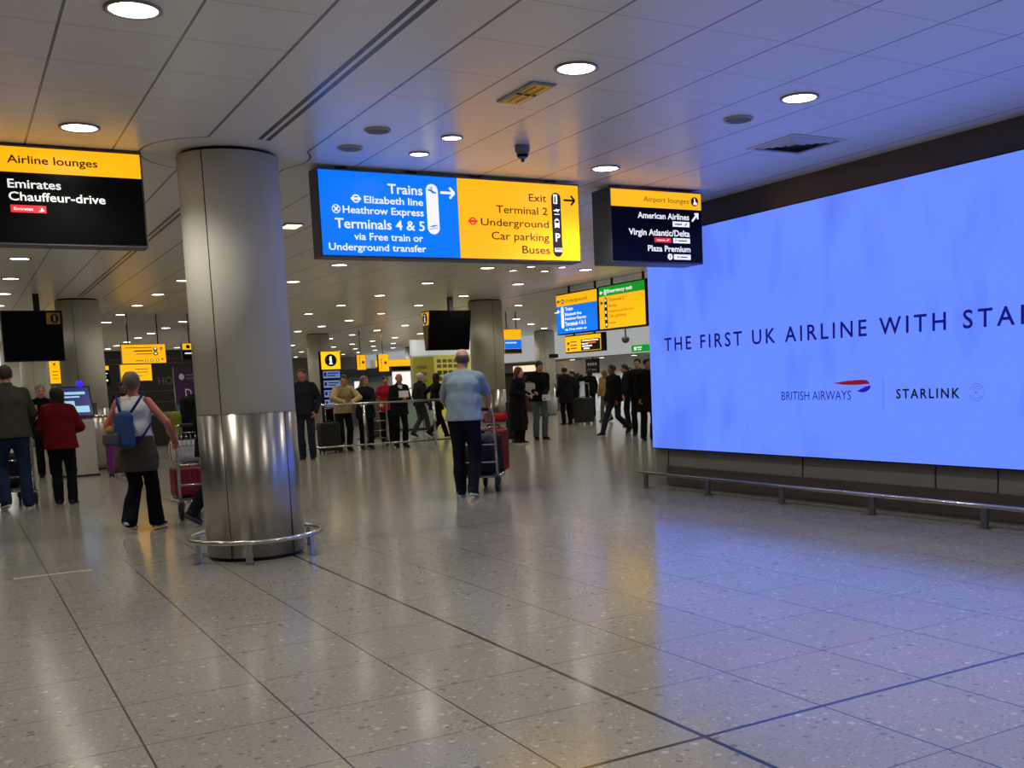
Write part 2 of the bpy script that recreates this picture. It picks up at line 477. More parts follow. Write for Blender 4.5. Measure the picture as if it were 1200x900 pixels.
# ------------------------------------------------------------------ columns
def column(x, y, label, seam_a):
    t = thing('column', label, 'column', (x, y, 0), 0, 'round hall columns')
    R = 0.395
    MB().lathe([(R, 1.195), (R, ZC - 0.028)], n=72).done('shaft', M_CREAM, t)
    b = MB()
    for a in (seam_a, seam_a + math.pi):
        ca, sa = math.cos(a), math.sin(a)
        b.tube([(R * ca, R * sa, 1.2), (R * ca, R * sa, ZC - 0.028)], 0.004, 6)
    b.done('panel_joint', M_BLACKMETAL, t)
    MB().lathe([(R - 0.03, ZC - 0.028), (R - 0.03, ZC)], n=72).done('shadow_gap', M_BLACKMETAL, t)
    MB().lathe([(R + 0.003, 0.03), (R + 0.003, 1.19), (R - 0.02, 1.196)], n=72).done('steel_cladding', M_STEEL, t)
    b = MB()
    for a in (seam_a, seam_a + 1.35, seam_a + math.pi, seam_a - 1.6):
        ca, sa = math.cos(a), math.sin(a)
        b.tube([((R + .003) * ca, (R + .003) * sa, 0.03), ((R + .003) * ca, (R + .003) * sa, 1.19)], 0.003, 6)
    b.done('cladding_joint', M_BLACKMETAL, t)
    MB().lathe([(R - 0.02, 0.0), (R - 0.02, 0.032)], n=72).done('plinth', M_BLACKMETAL, t)
    return t
column(2.104, 8.892, 'large round cream column with steel lower half in the foreground', math.radians(-133))
column(2.24, 22.4, 'cream round column behind the woman in red, left of the queue barrier', math.radians(-110))
column(10.98, 22.4, 'cream round column right behind the man in the blue shirt', math.radians(-90))
column(2.24, 35.9, 'distant cream column under the left black display', math.radians(-100))
column(11.1, 35.9, 'distant cream column behind the yellow information totem', math.radians(-100))
column(20.1, 35.9, 'distant column behind the man holding a white bag', math.radians(-120))
column(20.1, 49.4, 'farthest column, left behind the yellow poster hoarding', math.radians(-120))

t = thing('column_guard_rail', 'low steel guard rail ring around the foreground column', 'guard rail', (2.104, 8.892, 0))
MB().tube([(0.535 * math.cos(i * math.pi / 32), 0.535 * math.sin(i * math.pi / 32), 0.175) for i in range(64)], 0.021, 12, closed=True).done('rail', M_CHROME, t)
for a in (250, 312, 200, 140, 80, 20):
    a = math.radians(a); ca, sa = math.cos(a), math.sin(a)
    P = lambda r, q, z: (r * ca - q * sa, r * sa + q * ca, z)
    b = MB(); b.prism([P(.529, -.028, .004), P(.529, .028, .004), P(.541, .028, .004), P(.541, -.028, .004)], (0, 0, .158))
    b.prism([P(.50, -.036, 0), P(.50, .036, 0), P(.585, .036, 0), P(.585, -.036, 0)], (0, 0, .006))
    b.done('leg', M_CHROME, t)

# ------------------------------------------------------------------ hanging signs on the column line
def sign_box(name, label, x0, x1, y, z0, z1, depth=0.2, rods=(), group=None):
    t = thing(name, label, 'sign', ((x0 + x1) / 2, y + depth / 2, z0), 0, group)
    inv = Matrix.Translation(-t.location)
    b = MB(); b.box(x0 - 0.008, x1 + 0.008, y + 0.002, y + depth, z0 - 0.012, z1 + 0.012, 0.004)
    h = b.done('housing', M_GREYMETAL); h.parent = t; h.matrix_parent_inverse = inv
    for rx in rods:
        b = MB(); b.box(rx - 0.05, rx + 0.05, y + depth / 2 - 0.03, y + depth / 2 + 0.03, z1 + 0.01, ZC)
        h2 = b.done('ceiling_bracket', M_BLACKMETAL); h2.parent = t; h2.matrix_parent_inverse = inv
    return t, inv
def panel(t, inv, x0, x1, y, z0, z1, m, name='face_panel'):
    o = MB().box(x0, x1, y - 0.003, y + 0.003, z0, z1).done(name, m); o.parent = t; o.matrix_parent_inverse = inv
    return o

SY = 8.94
F = Face('Y', SY - 0.003)
# --- blue and yellow direction sign
t, inv = sign_box('direction_sign', 'long hanging sign, blue left half and yellow right half, beside the foreground column', 2.855, 5.458, SY, 2.51, 3.24, 0.22, (3.1, 3.75, 4.4, 5.2))
pb = panel(t, inv, 2.862, 4.156, SY, 2.515, 3.234, M_LIT_B); pb['label'] = 'blue lit half of the sign'
py = panel(t, inv, 4.16, 5.452, SY, 2.515, 3.234, M_LIT_Y); py['label'] = 'yellow lit half of the sign'
W = M_LIT_W
for s, u0, u1, z, cp, bo in (('Trains', 3.482, 3.812, 3.062, .081, .013), ('Elizabeth line', 3.258, 3.812, 2.969, .059, .013), ('Heathrow Express', 3.059, 3.813, 2.876, .060, .013),
                             ('Terminals 4 & 5', 2.982, 3.815, 2.747, .081, .013), ('via Free train or', 3.147, 3.793, 2.650, .060, .013), ('Underground transfer', 2.915, 3.819, 2.558, .058, .013)):
    F.text(pb, s, u0, u1, z, cp, W, bo)
F.shape(pb, 'roundel', F.ring((3.184, 3.002), 0.036, 0.012) + [F.rect(3.138, 3.230, 2.993, 3.011)], W)
F.shape(pb, 'cross_roundel', F.ring((3.0, 2.907), 0.038, 0.007) + [F.bar((2.98, 2.887), (3.02, 2.927), .011), F.bar((2.98, 2.927), (3.02, 2.887), .011)], W)
F.shape(pb, 'terminal_strip', [F.pill(3.903, 2.778, 3.107, 0.058)], W)
F.shape(pb, 'pictogram', [F.bar((3.865, 3.115), (3.94, 3.085), .016), F.bar((3.88, 3.13), (3.91, 3.135), .008), F.bar((3.895, 3.125), (3.91, 3.08), .012), F.bar((3.87, 2.785), (3.94, 2.80), .010), F.bar((3.865, 2.765), (3.945, 2.775), .006), F.bar((3.895, 2.80), (3.91, 2.785), .012)], M_LIT_B, 2.0)
F.shape(pb, 'arrow', F.arrow((3.987, 3.095), (4.124, 3.095), .022, .047), W)
for s, u0, u1, z, cp in (('Exit', 4.901, 5.092, 3.063, .069), ('Terminal 2', 4.547, 5.098, 2.940, .069), ('Underground', 4.381, 5.105, 2.819, .066), ('Car parking', 4.486, 5.105, 2.694, .070), ('Buses', 4.806, 5.109, 2.573, .070)):
    F.text(py, s, u0, u1, z, cp, M_INK, .004)
F.shape(py, 'roundel', F.ring((4.298, 2.853), 0.036, 0.013) + [F.rect(4.250, 4.346, 2.843, 2.863)], M_LIT_R)
F.shape(py, 'pictogram_strip', [F.pill(5.197, 2.600, 3.105, 0.052)], M_BLACKINK)
F.shape(py, 'pictogram', [F.rect(5.166, 5.21, 3.05, 3.14), F.bar((5.165, 2.985), (5.235, 2.995), .012), F.bar((5.19, 3.0), (5.215, 2.975), .014), F.bar((5.17, 2.952), (5.23, 2.952), .008),
                          F.pill(5.197, 2.855, 2.885, .026), F.bar((5.172, 2.825), (5.187, 2.842), .012), F.bar((5.222, 2.825), (5.207, 2.842), .012),
                          F.rect(5.16, 5.24, 2.595, 2.632)], W, 2.0)
F.shape(py, 'pictogram_detail', [F.rect(5.176, 5.19, 3.06, 3.12), F.rect(5.178, 5.216, 2.868, 2.892), F.circ((5.197, 2.846), .006, 10), F.rect(5.166, 5.234, 2.615, 2.626)], M_BLACKINK, 3.0)
F.text(py, 'P', 5.174, 5.226, 2.695, .075, W, .02, lift=2.0)
F.shape(py, 'arrow', F.arrow((5.283, 3.091), (5.409, 3.091), .02, .045), M_BLACKINK)

# --- lounges sign at the left edge
t, inv = sign_box('lounge_sign', 'black hanging sign with yellow header, left of the foreground column', -0.62, 1.442, SY, 2.545, 3.255, 0.2, (-0.2, 0.9))
pk = panel(t, inv, -0.615, 1.436, SY, 2.55, 3.062, M_BLACKGLOSS); pk['label'] = 'black lower panel'
py = panel(t, inv, -0.615, 1.436, SY, 3.066, 3.25, M_LIT_Y); py['label'] = 'yellow lit header'
F.text(py, 'Airline lounges', 0.508, 1.126, 3.131, .056, M_INK, .012)
F.text(pk, 'Emirates', 0.497, 0.856, 2.950, .062, W, .013)
F.text(pk, 'Chauffeur-drive', 0.497, 1.160, 2.858, .061, W, .013)
rp = F.shape(pk, 'logo_tag', [F.rect(0.502, 0.742, 2.770, 2.825)], M_LIT_R)
F.text(pk, 'Emirates', 0.523, 0.652, 2.786, .022, W, .01, lift=2.0)
F.shape(pk, 'logo_mark', [F.bar((0.69, 2.782), (0.728, 2.786), .007), F.bar((0.705, 2.782), (0.712, 2.808), .009), F.bar((0.72, 2.786), (0.715, 2.80), .007)], W, 2.0)

# --- smaller lounges sign at the right
t, inv = sign_box('lounge_sign', 'smaller navy hanging sign with yellow header in front of the big screen', 5.832, 6.966, SY, 2.523, 3.24, 0.34, (6.0, 6.4, 6.8))
pk = panel(t, inv, 5.837, 6.961, SY, 2.528, 3.064, M_DARKBLUE); pk['label'] = 'navy lower panel'
py = panel(t, inv, 5.837, 6.961, SY, 3.068, 3.235, M_LIT_Y); py['label'] = 'yellow lit header'
F.text(py, 'Airport lounges', 6.229, 6.80, 3.126, .051, mat('rust_ink', srgb(128, 70, 10), .5), -0.004)
F.shape(py, 'pictogram', [F.circ((6.875, 3.152), .047)], M_BLACKINK)
F.shape(py, 'pictogram_detail', [[(6.862, 3.185), (6.878, 3.185), (6.885, 3.15), (6.905, 3.14), (6.90, 3.118), (6.86, 3.118), (6.855, 3.135), (6.868, 3.15)]], W, 2.0)
for s, u0, u1, z, cp in (('American Airlines', 6.149, 6.798, 2.960, .057), ('Virgin Atlantic/Delta', 6.033, 6.801, 2.790, .060), ('Plaza Premium', 6.262, 6.804, 2.632, .057)):
    F.text(pk, s, u0, u1, z, cp, W, .022)
F.shape(pk, 'arrow', F.arrow((6.835, 2.950), (6.918, 3.033), .022, .0), W)
F.shape(pk, 'arrow', [F.bar((6.868, 3.026), (6.918, 3.026), .02), F.bar((6.911, 2.975), (6.911, 3.033), .02)], W)
F.shape(pk, 'logo_tag', [F.rect(6.584, 6.80, 2.887, 2.940), F.rect(6.584, 6.802, 2.720, 2.771), F.rect(6.588, 6.805, 2.552, 2.605), F.circ((6.540, 2.579), .032)], W)
F.shape(pk, 'logo_tag', [F.rect(6.346, 6.560, 2.721, 2.770)], M_LIT_R)
F.shape(pk, 'logo_mark', [F.rect(6.61, 6.70, 2.905, 2.918), F.bar((6.74, 2.90), (6.765, 2.925), .012), F.rect(6.645, 6.76, 2.738, 2.750), F.bar((6.61, 2.735), (6.622, 2.758), .010), F.rect(6.665, 6.76, 2.572, 2.583), F.circ((6.64, 2.578), .010, 10), F.bar((6.537, 2.567), (6.543, 2.591), .012)], mat('grey_logo_ink', srgb(120, 118, 130), .5), 2.0)
F.shape(pk, 'logo_mark', [F.rect(6.375, 6.48, 2.738, 2.748), F.bar((6.50, 2.738), (6.53, 2.755), .010)], W, 2.0)

# ------------------------------------------------------------------ the big LED screen on the right wall
t = thing('led_screen', 'huge glowing blue advertising screen on the right wall', 'screen', (7.46, 6.0, 0.48))
inv = Matrix.Translation(-t.location)
def under(o, par, iv): o.parent = par; o.matrix_parent_inverse = iv; return o
under(MB().box(7.43, 7.48, 1.0, 10.625, 0.465, 3.015).done('casing', M_BLACKMETAL), t, inv)
dsp = under(MB().box(7.42, 7.435, 1.015, 10.615, 0.478, 3.003).done('display', M_SCREEN), t, inv)
G = Face('X', 7.42, 0.003)
G.text(dsp, 'THE FIRST UK AIRLINE WITH STARLINK', 10.302, 5.485, 1.650, .149, M_NAVYINK, 0.012, prefix='THE FIRST UK AIRLINE WITH STA', spacing=1.35)
G.text(dsp, 'BRITISH AIRWAYS', 8.257, 7.282, 1.052, .088, mat('navy_logo_ink', srgb(16, 24, 132), .4, emit=.5), -0.004)
G.shape(dsp, 'logo_mark', [[(7.524, 1.215), (7.32, 1.234), (7.171, 1.241), (7.083, 1.237), (7.05, 1.215), (7.042, 1.198), (7.12, 1.198), (7.223, 1.193), (7.38, 1.198)]], mat('crimson_logo_ink', srgb(140, 12, 34), .4, emit=.6))
G.shape(dsp, 'logo_mark', [[(7.205, 1.133), (7.15, 1.155), (7.097, 1.177), (7.034, 1.186), (7.03, 1.168), (7.046, 1.148), (7.08, 1.13), (7.115, 1.121), (7.16, 1.124)]], mat('blue_logo_ink', srgb(32, 28, 186), .4, emit=.6))
G.shape(dsp, 'divider', [G.rect(6.880, 6.873, 0.964, 1.243)], mat('slate_screen_ink', srgb(84, 98, 190), .4, emit=.7))
G.text(dsp, 'STARLINK', 6.723, 6.021, 1.063, .082, mat('black_screen_ink', srgb(14, 16, 40), .4, emit=.3), .022, spacing=1.3)
ic = (5.855, 1.108)
G.shape(dsp, 'logo_mark', G.ring(ic, .076, .006, 30, 0.3, 2.9) + G.ring(ic, .076, .006, 30, 3.3, 6.1) + G.ring(ic, .055, .005, 24, 0.5, 2.7) + G.ring(ic, .055, .005, 24, 3.6, 5.9) + G.ring(ic, .036, .004, 20, .2, 2.9) + [G.circ(ic, .009, 12)], MATS['slate_screen_ink'])

# low bumper rail along the screen wall
t = thing('bumper_rail', 'low steel bumper rail along the floor under the big screen', 'rail', (7.21, 5.0, 0))
inv = Matrix.Translation(-t.location)
under(MB().tube([(7.21, 10.62, 0.183), (7.21, 6.18, 0.183), (7.21, 6.17, 0.183), (7.21, 1.0, 0.183)], 0.021, 12).done('rail', M_CHROME), t, inv)
under(MB().tube([(7.21, 6.19, 0.183), (7.21, 6.165, 0.183)], 0.0235, 12).done('joint_collar', M_CHROME), t, inv)
for k in range(8):
    yy = 10.49 - 1.22 * k
    b = MB(); b.box(7.196, 7.224, yy - 0.032, yy + 0.032, 0.008, 0.168, .003); b.box(7.17, 7.25, yy - 0.045, yy + 0.045, 0, 0.008)
    under(b.done('leg', M_GREYMETAL), t, inv)

# ------------------------------------------------------------------ double hanging sign parallel to the screen wall
def sign_x(name, label, x, ya, yb, z0, z1, depth, rods, rodtop=ZC, group=None):
    t = thing(name, label, 'sign', (x + depth / 2, (ya + yb) / 2, z0), 0, group)
    inv = Matrix.Translation(-t.location)
    under(MB().box(x + 0.003, x + depth, yb - 0.03, ya + 0.01, z0 - 0.02, z1 + 0.02, 0.004).done('housing', M_BLACKMETAL), t, inv)
    for ry in rods:
        under(MB().box(x + depth / 2 - 0.015, x + depth / 2 + 0.015, ry - 0.02, ry + 0.02, z1, rodtop).done('hanger', M_BLACKMETAL), t, inv)
    return t, inv
def panel_x(t, inv, x, ya, yb, z0, z1, m):
    return under(MB().box(x - 0.003, x + 0.003, yb, ya, z0, z1).done('face_panel', m), t, inv)
SX = 11.1
H = Face('X', SX - 0.003, .004)
t, inv = sign_x('direction_sign', 'blue hanging sign with yellow top band, left of the emergency exit sign', SX, 19.245, 17.63, 2.31, 3.11, .16, (18.84, 17.82))
py = panel_x(t, inv, SX, 19.24, 17.645, 2.875, 3.105, M_LIT_Y); py['label'] = 'yellow lit top band'
pb = panel_x(t, inv, SX, 19.24, 17.645, 2.312, 2.872, M_LIT_B); pb['label'] = 'blue lit lower panel'
H.text(py, 'Underground', 18.858, 18.012, 2.935, .068, M_INK, 0)
H.shape(py, 'arrow', H.arrow((19.06, 2.974), (19.19, 2.974), .022, .0) + [H.bar((19.19, 2.974), (19.14, 3.01), .022), H.bar((19.19, 2.974), (19.14, 2.938), .022)], M_BLACKINK)
H.shape(py, 'pictogram', [H.circ((18.973, 2.966), .05)], M_BLACKINK)
H.shape(py, 'pictogram_detail', [H.rect(18.99, 18.955, 2.945, 2.985)], W, 2.0)
for s, a, c, z, cp in (('Trains', 18.880, 18.564, 2.770, .068), ('Elizabeth line', 18.888, 18.234, 2.668, .054), ('Heathrow Express', 18.896, 18.057, 2.578, .052), ('Terminals 4 & 5', 18.898, 18.073, 2.462, .075), ('via Free train or', 18.925, 18.037, 2.362, .046)):
    H.text(pb, s, a, c, z, cp, W, .025)
H.shape(pb, 'terminal_strip', [H.pill(18.995, 2.476, 2.807, .058)], W)
H.shape(pb, 'arrow', H.arrow((19.09, 2.77), (19.20, 2.77), .024, .0) + [H.bar((19.2, 2.77), (19.15, 2.81), .024), H.bar((19.2, 2.77), (19.15, 2.73), .024)], W)
t, inv = sign_x('exit_sign', 'yellow hanging sign with green emergency exit band beside the big screen', SX, 17.56, 15.98, 2.30, 3.12, .16, (17.205, 16.135))
pg = panel_x(t, inv, SX, 17.555, 15.985, 2.938, 3.115, M_LIT_G); pg['label'] = 'green lit top band'
py = panel_x(t, inv, SX, 17.555, 15.985, 2.31, 2.935, M_LIT_Y); py['label'] = 'yellow lit lower panel'
H.text(pg, 'Emergency exit', 17.25, 16.38, 2.990, .066, W, .02)
H.shape(pg, 'arrow', H.arrow((17.41, 3.008), (17.51, 3.008), .022, .0) + [H.bar((17.51, 3.008), (17.465, 3.043), .022), H.bar((17.51, 3.008), (17.465, 2.973), .022)], W)
H.shape(pg, 'pictogram', [H.rect(17.36, 17.28, 2.955, 3.06)], W)
H.shape(pg, 'pictogram_detail', [H.bar((17.335, 2.965), (17.30, 3.01), .018), H.circ((17.315, 3.04), .011, 10)], M_LIT_G, 2.0)
for s, a, c, z, cp in (('Terminal 2', 17.194, 16.663, 2.822, .058), ('Buses', 17.202, 16.93, 2.716, .05), ('Underground & trains', 17.208, 16.34, 2.613, .044), ('Car parking', 17.215, 16.618, 2.515, .056), ('Hotels', 17.224, 16.985, 2.390, .046)):
    H.text(py, s, a, c, z, cp, M_INK, -0.004)
H.shape(py, 'pictogram_strip', [H.pill(17.31, 2.375, 2.86, .05)], M_BLACKINK)
H.shape(py, 'pictogram', [H.rect(17.335, 17.285, zz, zz + .05) for zz in (2.36, 2.48, 2.60, 2.72, 2.83)], W, 2.0)
H.shape(py, 'arrow', H.arrow((17.40, 2.81), (17.50, 2.81), .022, .0) + [H.bar((17.5, 2.81), (17.455, 2.845), .022), H.bar((17.5, 2.81), (17.455, 2.775), .022)], M_BLACKINK)
# small flight/shop sign hung under the blue one
t, inv = sign_x('shop_sign', 'small yellow and black sign hung under the blue direction sign', SX + 0.02, 18.98, 17.58, 1.915, 2.24, .12, (18.70, 17.90), 2.285)
py = panel_x(t, inv, SX + .02, 18.97, 17.585, 1.92, 2.235, M_LIT_Y)
Hs = Face('X', SX + .017, .004)
Hs.shape(py, 'dark_inset', [Hs.rect(18.33, 17.60, 1.93, 2.15)], M_BLACKINK)
Hs.shape(py, 'print', [Hs.rect(18.28, 17.66, 2.11, 2.135), Hs.rect(18.3, 18.05, 2.05, 2.075), Hs.rect(18.28, 17.9, 2.0, 2.03), Hs.rect(18.24, 18.0, 1.95, 1.98)], W, 2.0)
Hs.shape(py, 'print', [Hs.rect(18.1, 17.75, 2.06, 2.09)], mat('orange_print', srgb(232, 120, 40), .5, emit=.6), 2.0)
Hs.shape(py, 'print', [Hs.rect(18.75, 18.5, zz, zz + .018) for zz in (1.98, 2.04, 2.11)] + [Hs.rect(18.87, 18.8, zz, zz + .05) for zz in (1.95, 2.07)], M_INK, 2.0)

# ------------------------------------------------------------------ tilted black displays near the columns
def display(label, x0, x1, y, z0, z1, info_x, dtop, dbot, side):
    t = thing('flight_display', label, 'display', ((x0 + x1) / 2, y, z0))
    inv = Matrix.Translation(-t.location)
    pr = [(x0, y, z1), (x0, y + dtop, z1), (x0, y + dtop * .6, z0), (x0, y + dtop - dbot - 0.18, z0)]
    pr = [(x0, y, z1), (x0, y + dtop, z1), (x0, y + dtop - 0.10, z0), (x0, y + dtop - 0.10 - dbot, z0)]
    under(MB().prism(pr, (x1 - x0, 0, 0)).done('housing', M_BLACKMETAL), t, inv)
    yb = y + dtop - 0.10 - dbot
    f = lambda k: y + (yb - y) * k
    e = .006
    under(MB().poly([(x0 + .02, f(.02) - e, z1 - .02), (x0 + .02, f(.98) - e, z0 + .02), (x1 - .02, f(.98) - e, z0 + .02), (x1 - .02, f(.02) - e, z1 - .02)]).done('screen', M_BLACKSCREEN, recalc=False), t, inv)
    px = (x0 + x1) / 2 + 0.1
    under(MB().box(px - .05, px + .05, y + dtop / 2 - .05, y + dtop / 2 + .05, z1, ZC).done('ceiling_mount', M_BLACKMETAL), t, inv)
    if side == 'L':
        xx = x0 - .005
        zz = z1 - .36 * (z1 - z0)
        k = .36
        ya, yc = f(0) + .03, y + dtop - .03
        yd, yf = f(k) + .02, y + dtop - .1 * k - .03
        p = under(MB().poly([(xx, yc, z1 - .03), (xx, yf, zz), (xx, yd, zz), (xx, ya, z1 - .03)]).done('information_panel', mat('lit_dim_yellow', srgb(236, 180, 14), .4, emit=.7), recalc=False), t, inv)
        c = ((yc + yd) / 2, (z1 - .03 + zz) / 2)
        ci = [(xx - .004, c[0] - .13 * math.cos(a * math.pi / 12), c[1] + .13 * math.sin(a * math.pi / 12)) for a in range(24)]
        MB().poly(ci).done('information_disc', M_BLACKINK, p, recalc=False)
        MB().poly([(xx - .008, c[0] + .022, c[1] - .08), (xx - .008, c[0] - .022, c[1] - .08), (xx - .008, c[0] - .022, c[1] + .03), (xx - .008, c[0] + .022, c[1] + .03)]).poly([(xx - .008, c[0] + .022, c[1] + .05), (xx - .008, c[0] - .022, c[1] + .05), (xx - .008, c[0] - .022, c[1] + .085), (xx - .008, c[0] + .022, c[1] + .085)]).done('information_letter', W, p, recalc=False)
        under(MB().poly([(xx, yf, zz - .01), (xx, y + dtop - .13, z0 + .03), (xx, yb + .02, z0 + .03), (xx, yd, zz - .01)]).done('side_panel', mat('brown_side_panel', srgb(112, 86, 28), .5), recalc=False), t, inv)
    else:
        ia, ib = info_x
        g = lambda z: f((z1 - z) / (z1 - z0)) - .012
        za, zb = z1 - .04, z1 - .24
        p = under(MB().poly([(ia, g(za), za), (ia, g(zb), zb), (ib, g(zb), zb), (ib, g(za), za)]).done('information_panel', mat('dim_yellow', srgb(150, 112, 20), .5, emit=.12), recalc=False), t, inv)
        c = ((ia + ib) / 2 + .02, (za + zb) / 2)
        MB().poly([(c[0] + .07 * math.cos(a * math.pi / 12), g(c[1] + .085 * math.sin(a * math.pi / 12)) - .004, c[1] + .085 * math.sin(a * math.pi / 12)) for a in range(24)]).done('information_disc', M_BLACKINK, p, recalc=False)
        MB().poly([(c[0] - .014, g(c[1] - .05) - .008, c[1] - .05), (c[0] + .014, g(c[1] - .05) - .008, c[1] - .05), (c[0] + .014, g(c[1] + .055) - .008, c[1] + .055), (c[0] - .014, g(c[1] + .055) - .008, c[1] + .055)]).done('information_letter', mat('dim_white_print', srgb(170, 165, 150), .5), p, recalc=False)
    return t
display('tilted black flight display with yellow side panel by the column behind the blue shirt', 9.12, 10.12, 21.35, 2.12, 2.98, None, .46, .16, 'L')
display('tilted black flight display above the man in the olive jacket', 0.86, 1.84, 21.0, 2.08, 2.97, (1.58, 1.8), .46, .16, 'R')

# ------------------------------------------------------------------ ceiling fittings
R_RING = [(0.135, 0.0), (0.135, -0.012), (0.118, -0.016), (0.112, -0.004)]
def spot_data(p, c):
    d = bpy.data.lights.new('lamp', 'SPOT'); d.energy = p; d.spot_size = math.radians(136); d.spot_blend = 0.6
    d.shadow_soft_size = 0.09; d.color = c
    return d
SPOT_A, SPOT_B = spot_data(SPOT_NEAR, (1, .965, .89)), spot_data(SPOT_FAR, (1, .93, .8))
SPOT_B.spot_size = math.radians(152)
SPOT_L, SPOT_S = spot_data(SPOT_LEFT, (1, .95, .86)), spot_data(190.0, (.95, .96, 1))
def add_spot(t, d):
    o = bpy.data.objects.new('lamp', d); COL.objects.link(o); o.parent = t; o.location = (0, 0, -0.022)
def make_lamp(r, m=None):
    k = r / 0.135
    t = thing('downlight', 'round recessed ceiling downlight', 'ceiling light')
    b = MB(); n = 40
    b.lathe([(0.138 * k, 0.0), (0.138 * k, -0.010), (0.128 * k, -0.014), (0.116 * k, -0.010), (0.116 * k, -0.002)], n=n)
    b.done('trim_ring', M_LAMPRING, t)
    b = MB(); b.lathe([(0.115 * k, -0.002), (0.115 * k, -0.006), (0.06 * k, -0.009), (0.0, -0.010)], n=n)
    b.done('diffuser', m or M_LAMP, t)
    if r > .1: add_spot(t, SPOT_B if m else SPOT_A)
    return t
proto_big, proto_mid, proto_small = make_lamp(0.135), make_lamp(0.135, M_LAMP_FAR), make_lamp(0.085, M_LAMP_FAR)
def far_lamp_mesh():
    b = MB(); b.lathe([(0.138, 0.0), (0.138, -0.010), (0.116, -0.012), (0.116, -0.004)], n=20, mi=0)
    b.lathe([(0.115, -0.003), (0.115, -0.012), (0.0, -0.013)], n=20, mi=1)
    o = b.done('downlight', [M_LAMPRING, M_LAMP_FAR]); add_spot(o, SPOT_B)
    return o
proto_far = far_lamp_mesh()
ORD = ['first', 'second', 'third', 'fourth', 'fifth', 'sixth', 'seventh', 'eighth', 'ninth', 'tenth', 'eleventh', 'twelfth', 'thirteenth']
ROWS = [(-1.6, 'row at the far left'), (0.95, 'row over the black lounge sign'), (3.52, 'row over the blue and yellow sign'), (5.37, 'row left of the navy sign'),
        (7.93, 'row left of the green-banded sign'), (9.86, 'row over the right display'), (12.57, 'row over the white bag'), (15.2, 'row over the far tan hoodie'), (17.1, 'row near the white bulkhead'), (19.05, 'row along the white bulkhead')]
used = {'b': False, 'm': False, 's': False, 'f': False}
for X, rn in ROWS:
    seen = 0
    for k in range(-3, 22):
        Y = 5.73 + 2.57 * k
        if 7.2 < X and Y < 10.9: continue
        if X > 21 or math.hypot(X - 20.1, Y - 35.9) < .6: continue
        if X == 3.52 and abs(Y - 8.3) < .1: continue
        if Y < 27:
            key, pr = ('b', proto_big) if Y < 12 else ('m', proto_mid)
            if used[key]: o = copy_tree(pr)
            else: o = pr; used[key] = True
            if Y < 1: lab = 'round downlight in the ceiling behind the camera'
            else: lab = 'round downlight, %s from the front in the %s' % (ORD[seen], rn); seen += 1
            tag(o, lab, 'ceiling light', 'recessed downlights')
        else:
            if used['f']: o = copy_tree(proto_far)
            else: o = proto_far; used['f'] = True
            tag(o, 'tiny round downlight in the ceiling far beyond the second row of columns', 'ceiling light', 'distant recessed downlights')
        o.location = (X, Y, ZC)
        if X < 1 and Y < 12:
            for ch in o.children:
                if ch.type == 'LIGHT': ch.data = SPOT_L
small = [(3.55, 7.68, 'small lit spotlight above the split of blue and yellow sign, nearer one'), (3.53, 8.30, 'small lit spotlight right at the top of the blue sign'),
         (8.58, 16.33, 'small spotlight of the far ceiling cluster, front left'), (8.6, 15.71, 'small spotlight of the far ceiling cluster, nearest on the left'),
         (9.21, 16.33, 'small spotlight of the far ceiling cluster, back right'), (9.21, 15.71, 'small spotlight of the far ceiling cluster, nearest on the right')]
for i, (x, y, lab) in enumerate(small):
    o = proto_small if i == 0 else copy_tree(proto_small)
    o.location = (x, y, ZC); tag(o, lab, 'ceiling light', 'small ceiling spotlights')
# lamps under the bulkhead soffit
for i, yy in enumerate((28.5, 30.8, 33.1, 35.4, 37.7, 40)):
    o = copy_tree(proto_far); o.location = (22.4, yy, 2.17); o.children[0].data = SPOT_S; tag(o, 'small lamp under the white bulkhead, %s from the big screen' % ORD[i], 'ceiling light', 'soffit lamps')

M_GRILLE = mat('speaker_grille', srgb(112, 112, 120), .6, .3, bump=.6, bscale=600)
def ceiling_speaker(x, y, r, label):
    t = thing('ceiling_speaker', label, 'speaker', (x, y, ZC), 0, 'ceiling speakers')
    MB().lathe([(r, 0), (r, -0.008), (r * .9, -0.016), (r * .82, -0.010), (r * .82, -0.003)], n=40).done('rim', mat('speaker_rim', srgb(176, 174, 172), .4), t)
    MB().lathe([(r * .81, -0.003), (r * .81, -0.007), (r * .4, -0.010), (0, -0.011)], n=40).done('grille', M_GRILLE, t)
ceiling_speaker(5.35, 6.38, .115, 'round grey ceiling speaker between the white lamp and the air vent')
ceiling_speaker(2.93, 7.65, .10, 'unlit round ceiling fitting above the blue sign, nearer one')
ceiling_speaker(2.93, 8.28, .10, 'unlit round ceiling fitting right over the blue sign')

t = thing('air_vent', 'square louvred air vent in the ceiling near the big screen', 'vent', (6.42, 6.9, ZC))
b = MB()
for a, c in (((-.3, -.3), (.3, -.26)), ((-.3, .26), (.3, .3)), ((-.3, -.26), (-.26, .26)), ((.26, -.26), (.3, .26))): b.box(a[0], c[0], a[1], c[1], -0.008, 0)
b.done('frame', mat('vent_frame', srgb(205, 203, 200), .4), t)
MB().box(-.26, .26, -.26, .26, -0.003, 0).done('dark_duct', mat('duct_grey', srgb(74, 74, 80), .6), t)
b = MB()
for k in range(4):
    r0 = .24 - k * .06
    pts = [(-r0, -r0, -.004), (r0, -r0, -.004), (r0, r0, -.004), (-r0, r0, -.004)]; q = [(p[0] * .80, p[1] * .80, -.016) for p in pts]
    for i in range(4): b.poly([pts[i], pts[(i + 1) % 4], q[(i + 1) % 4], q[i]])
b.done('louvre', mat('vent_louvre', srgb(190, 189, 190), .45), t)

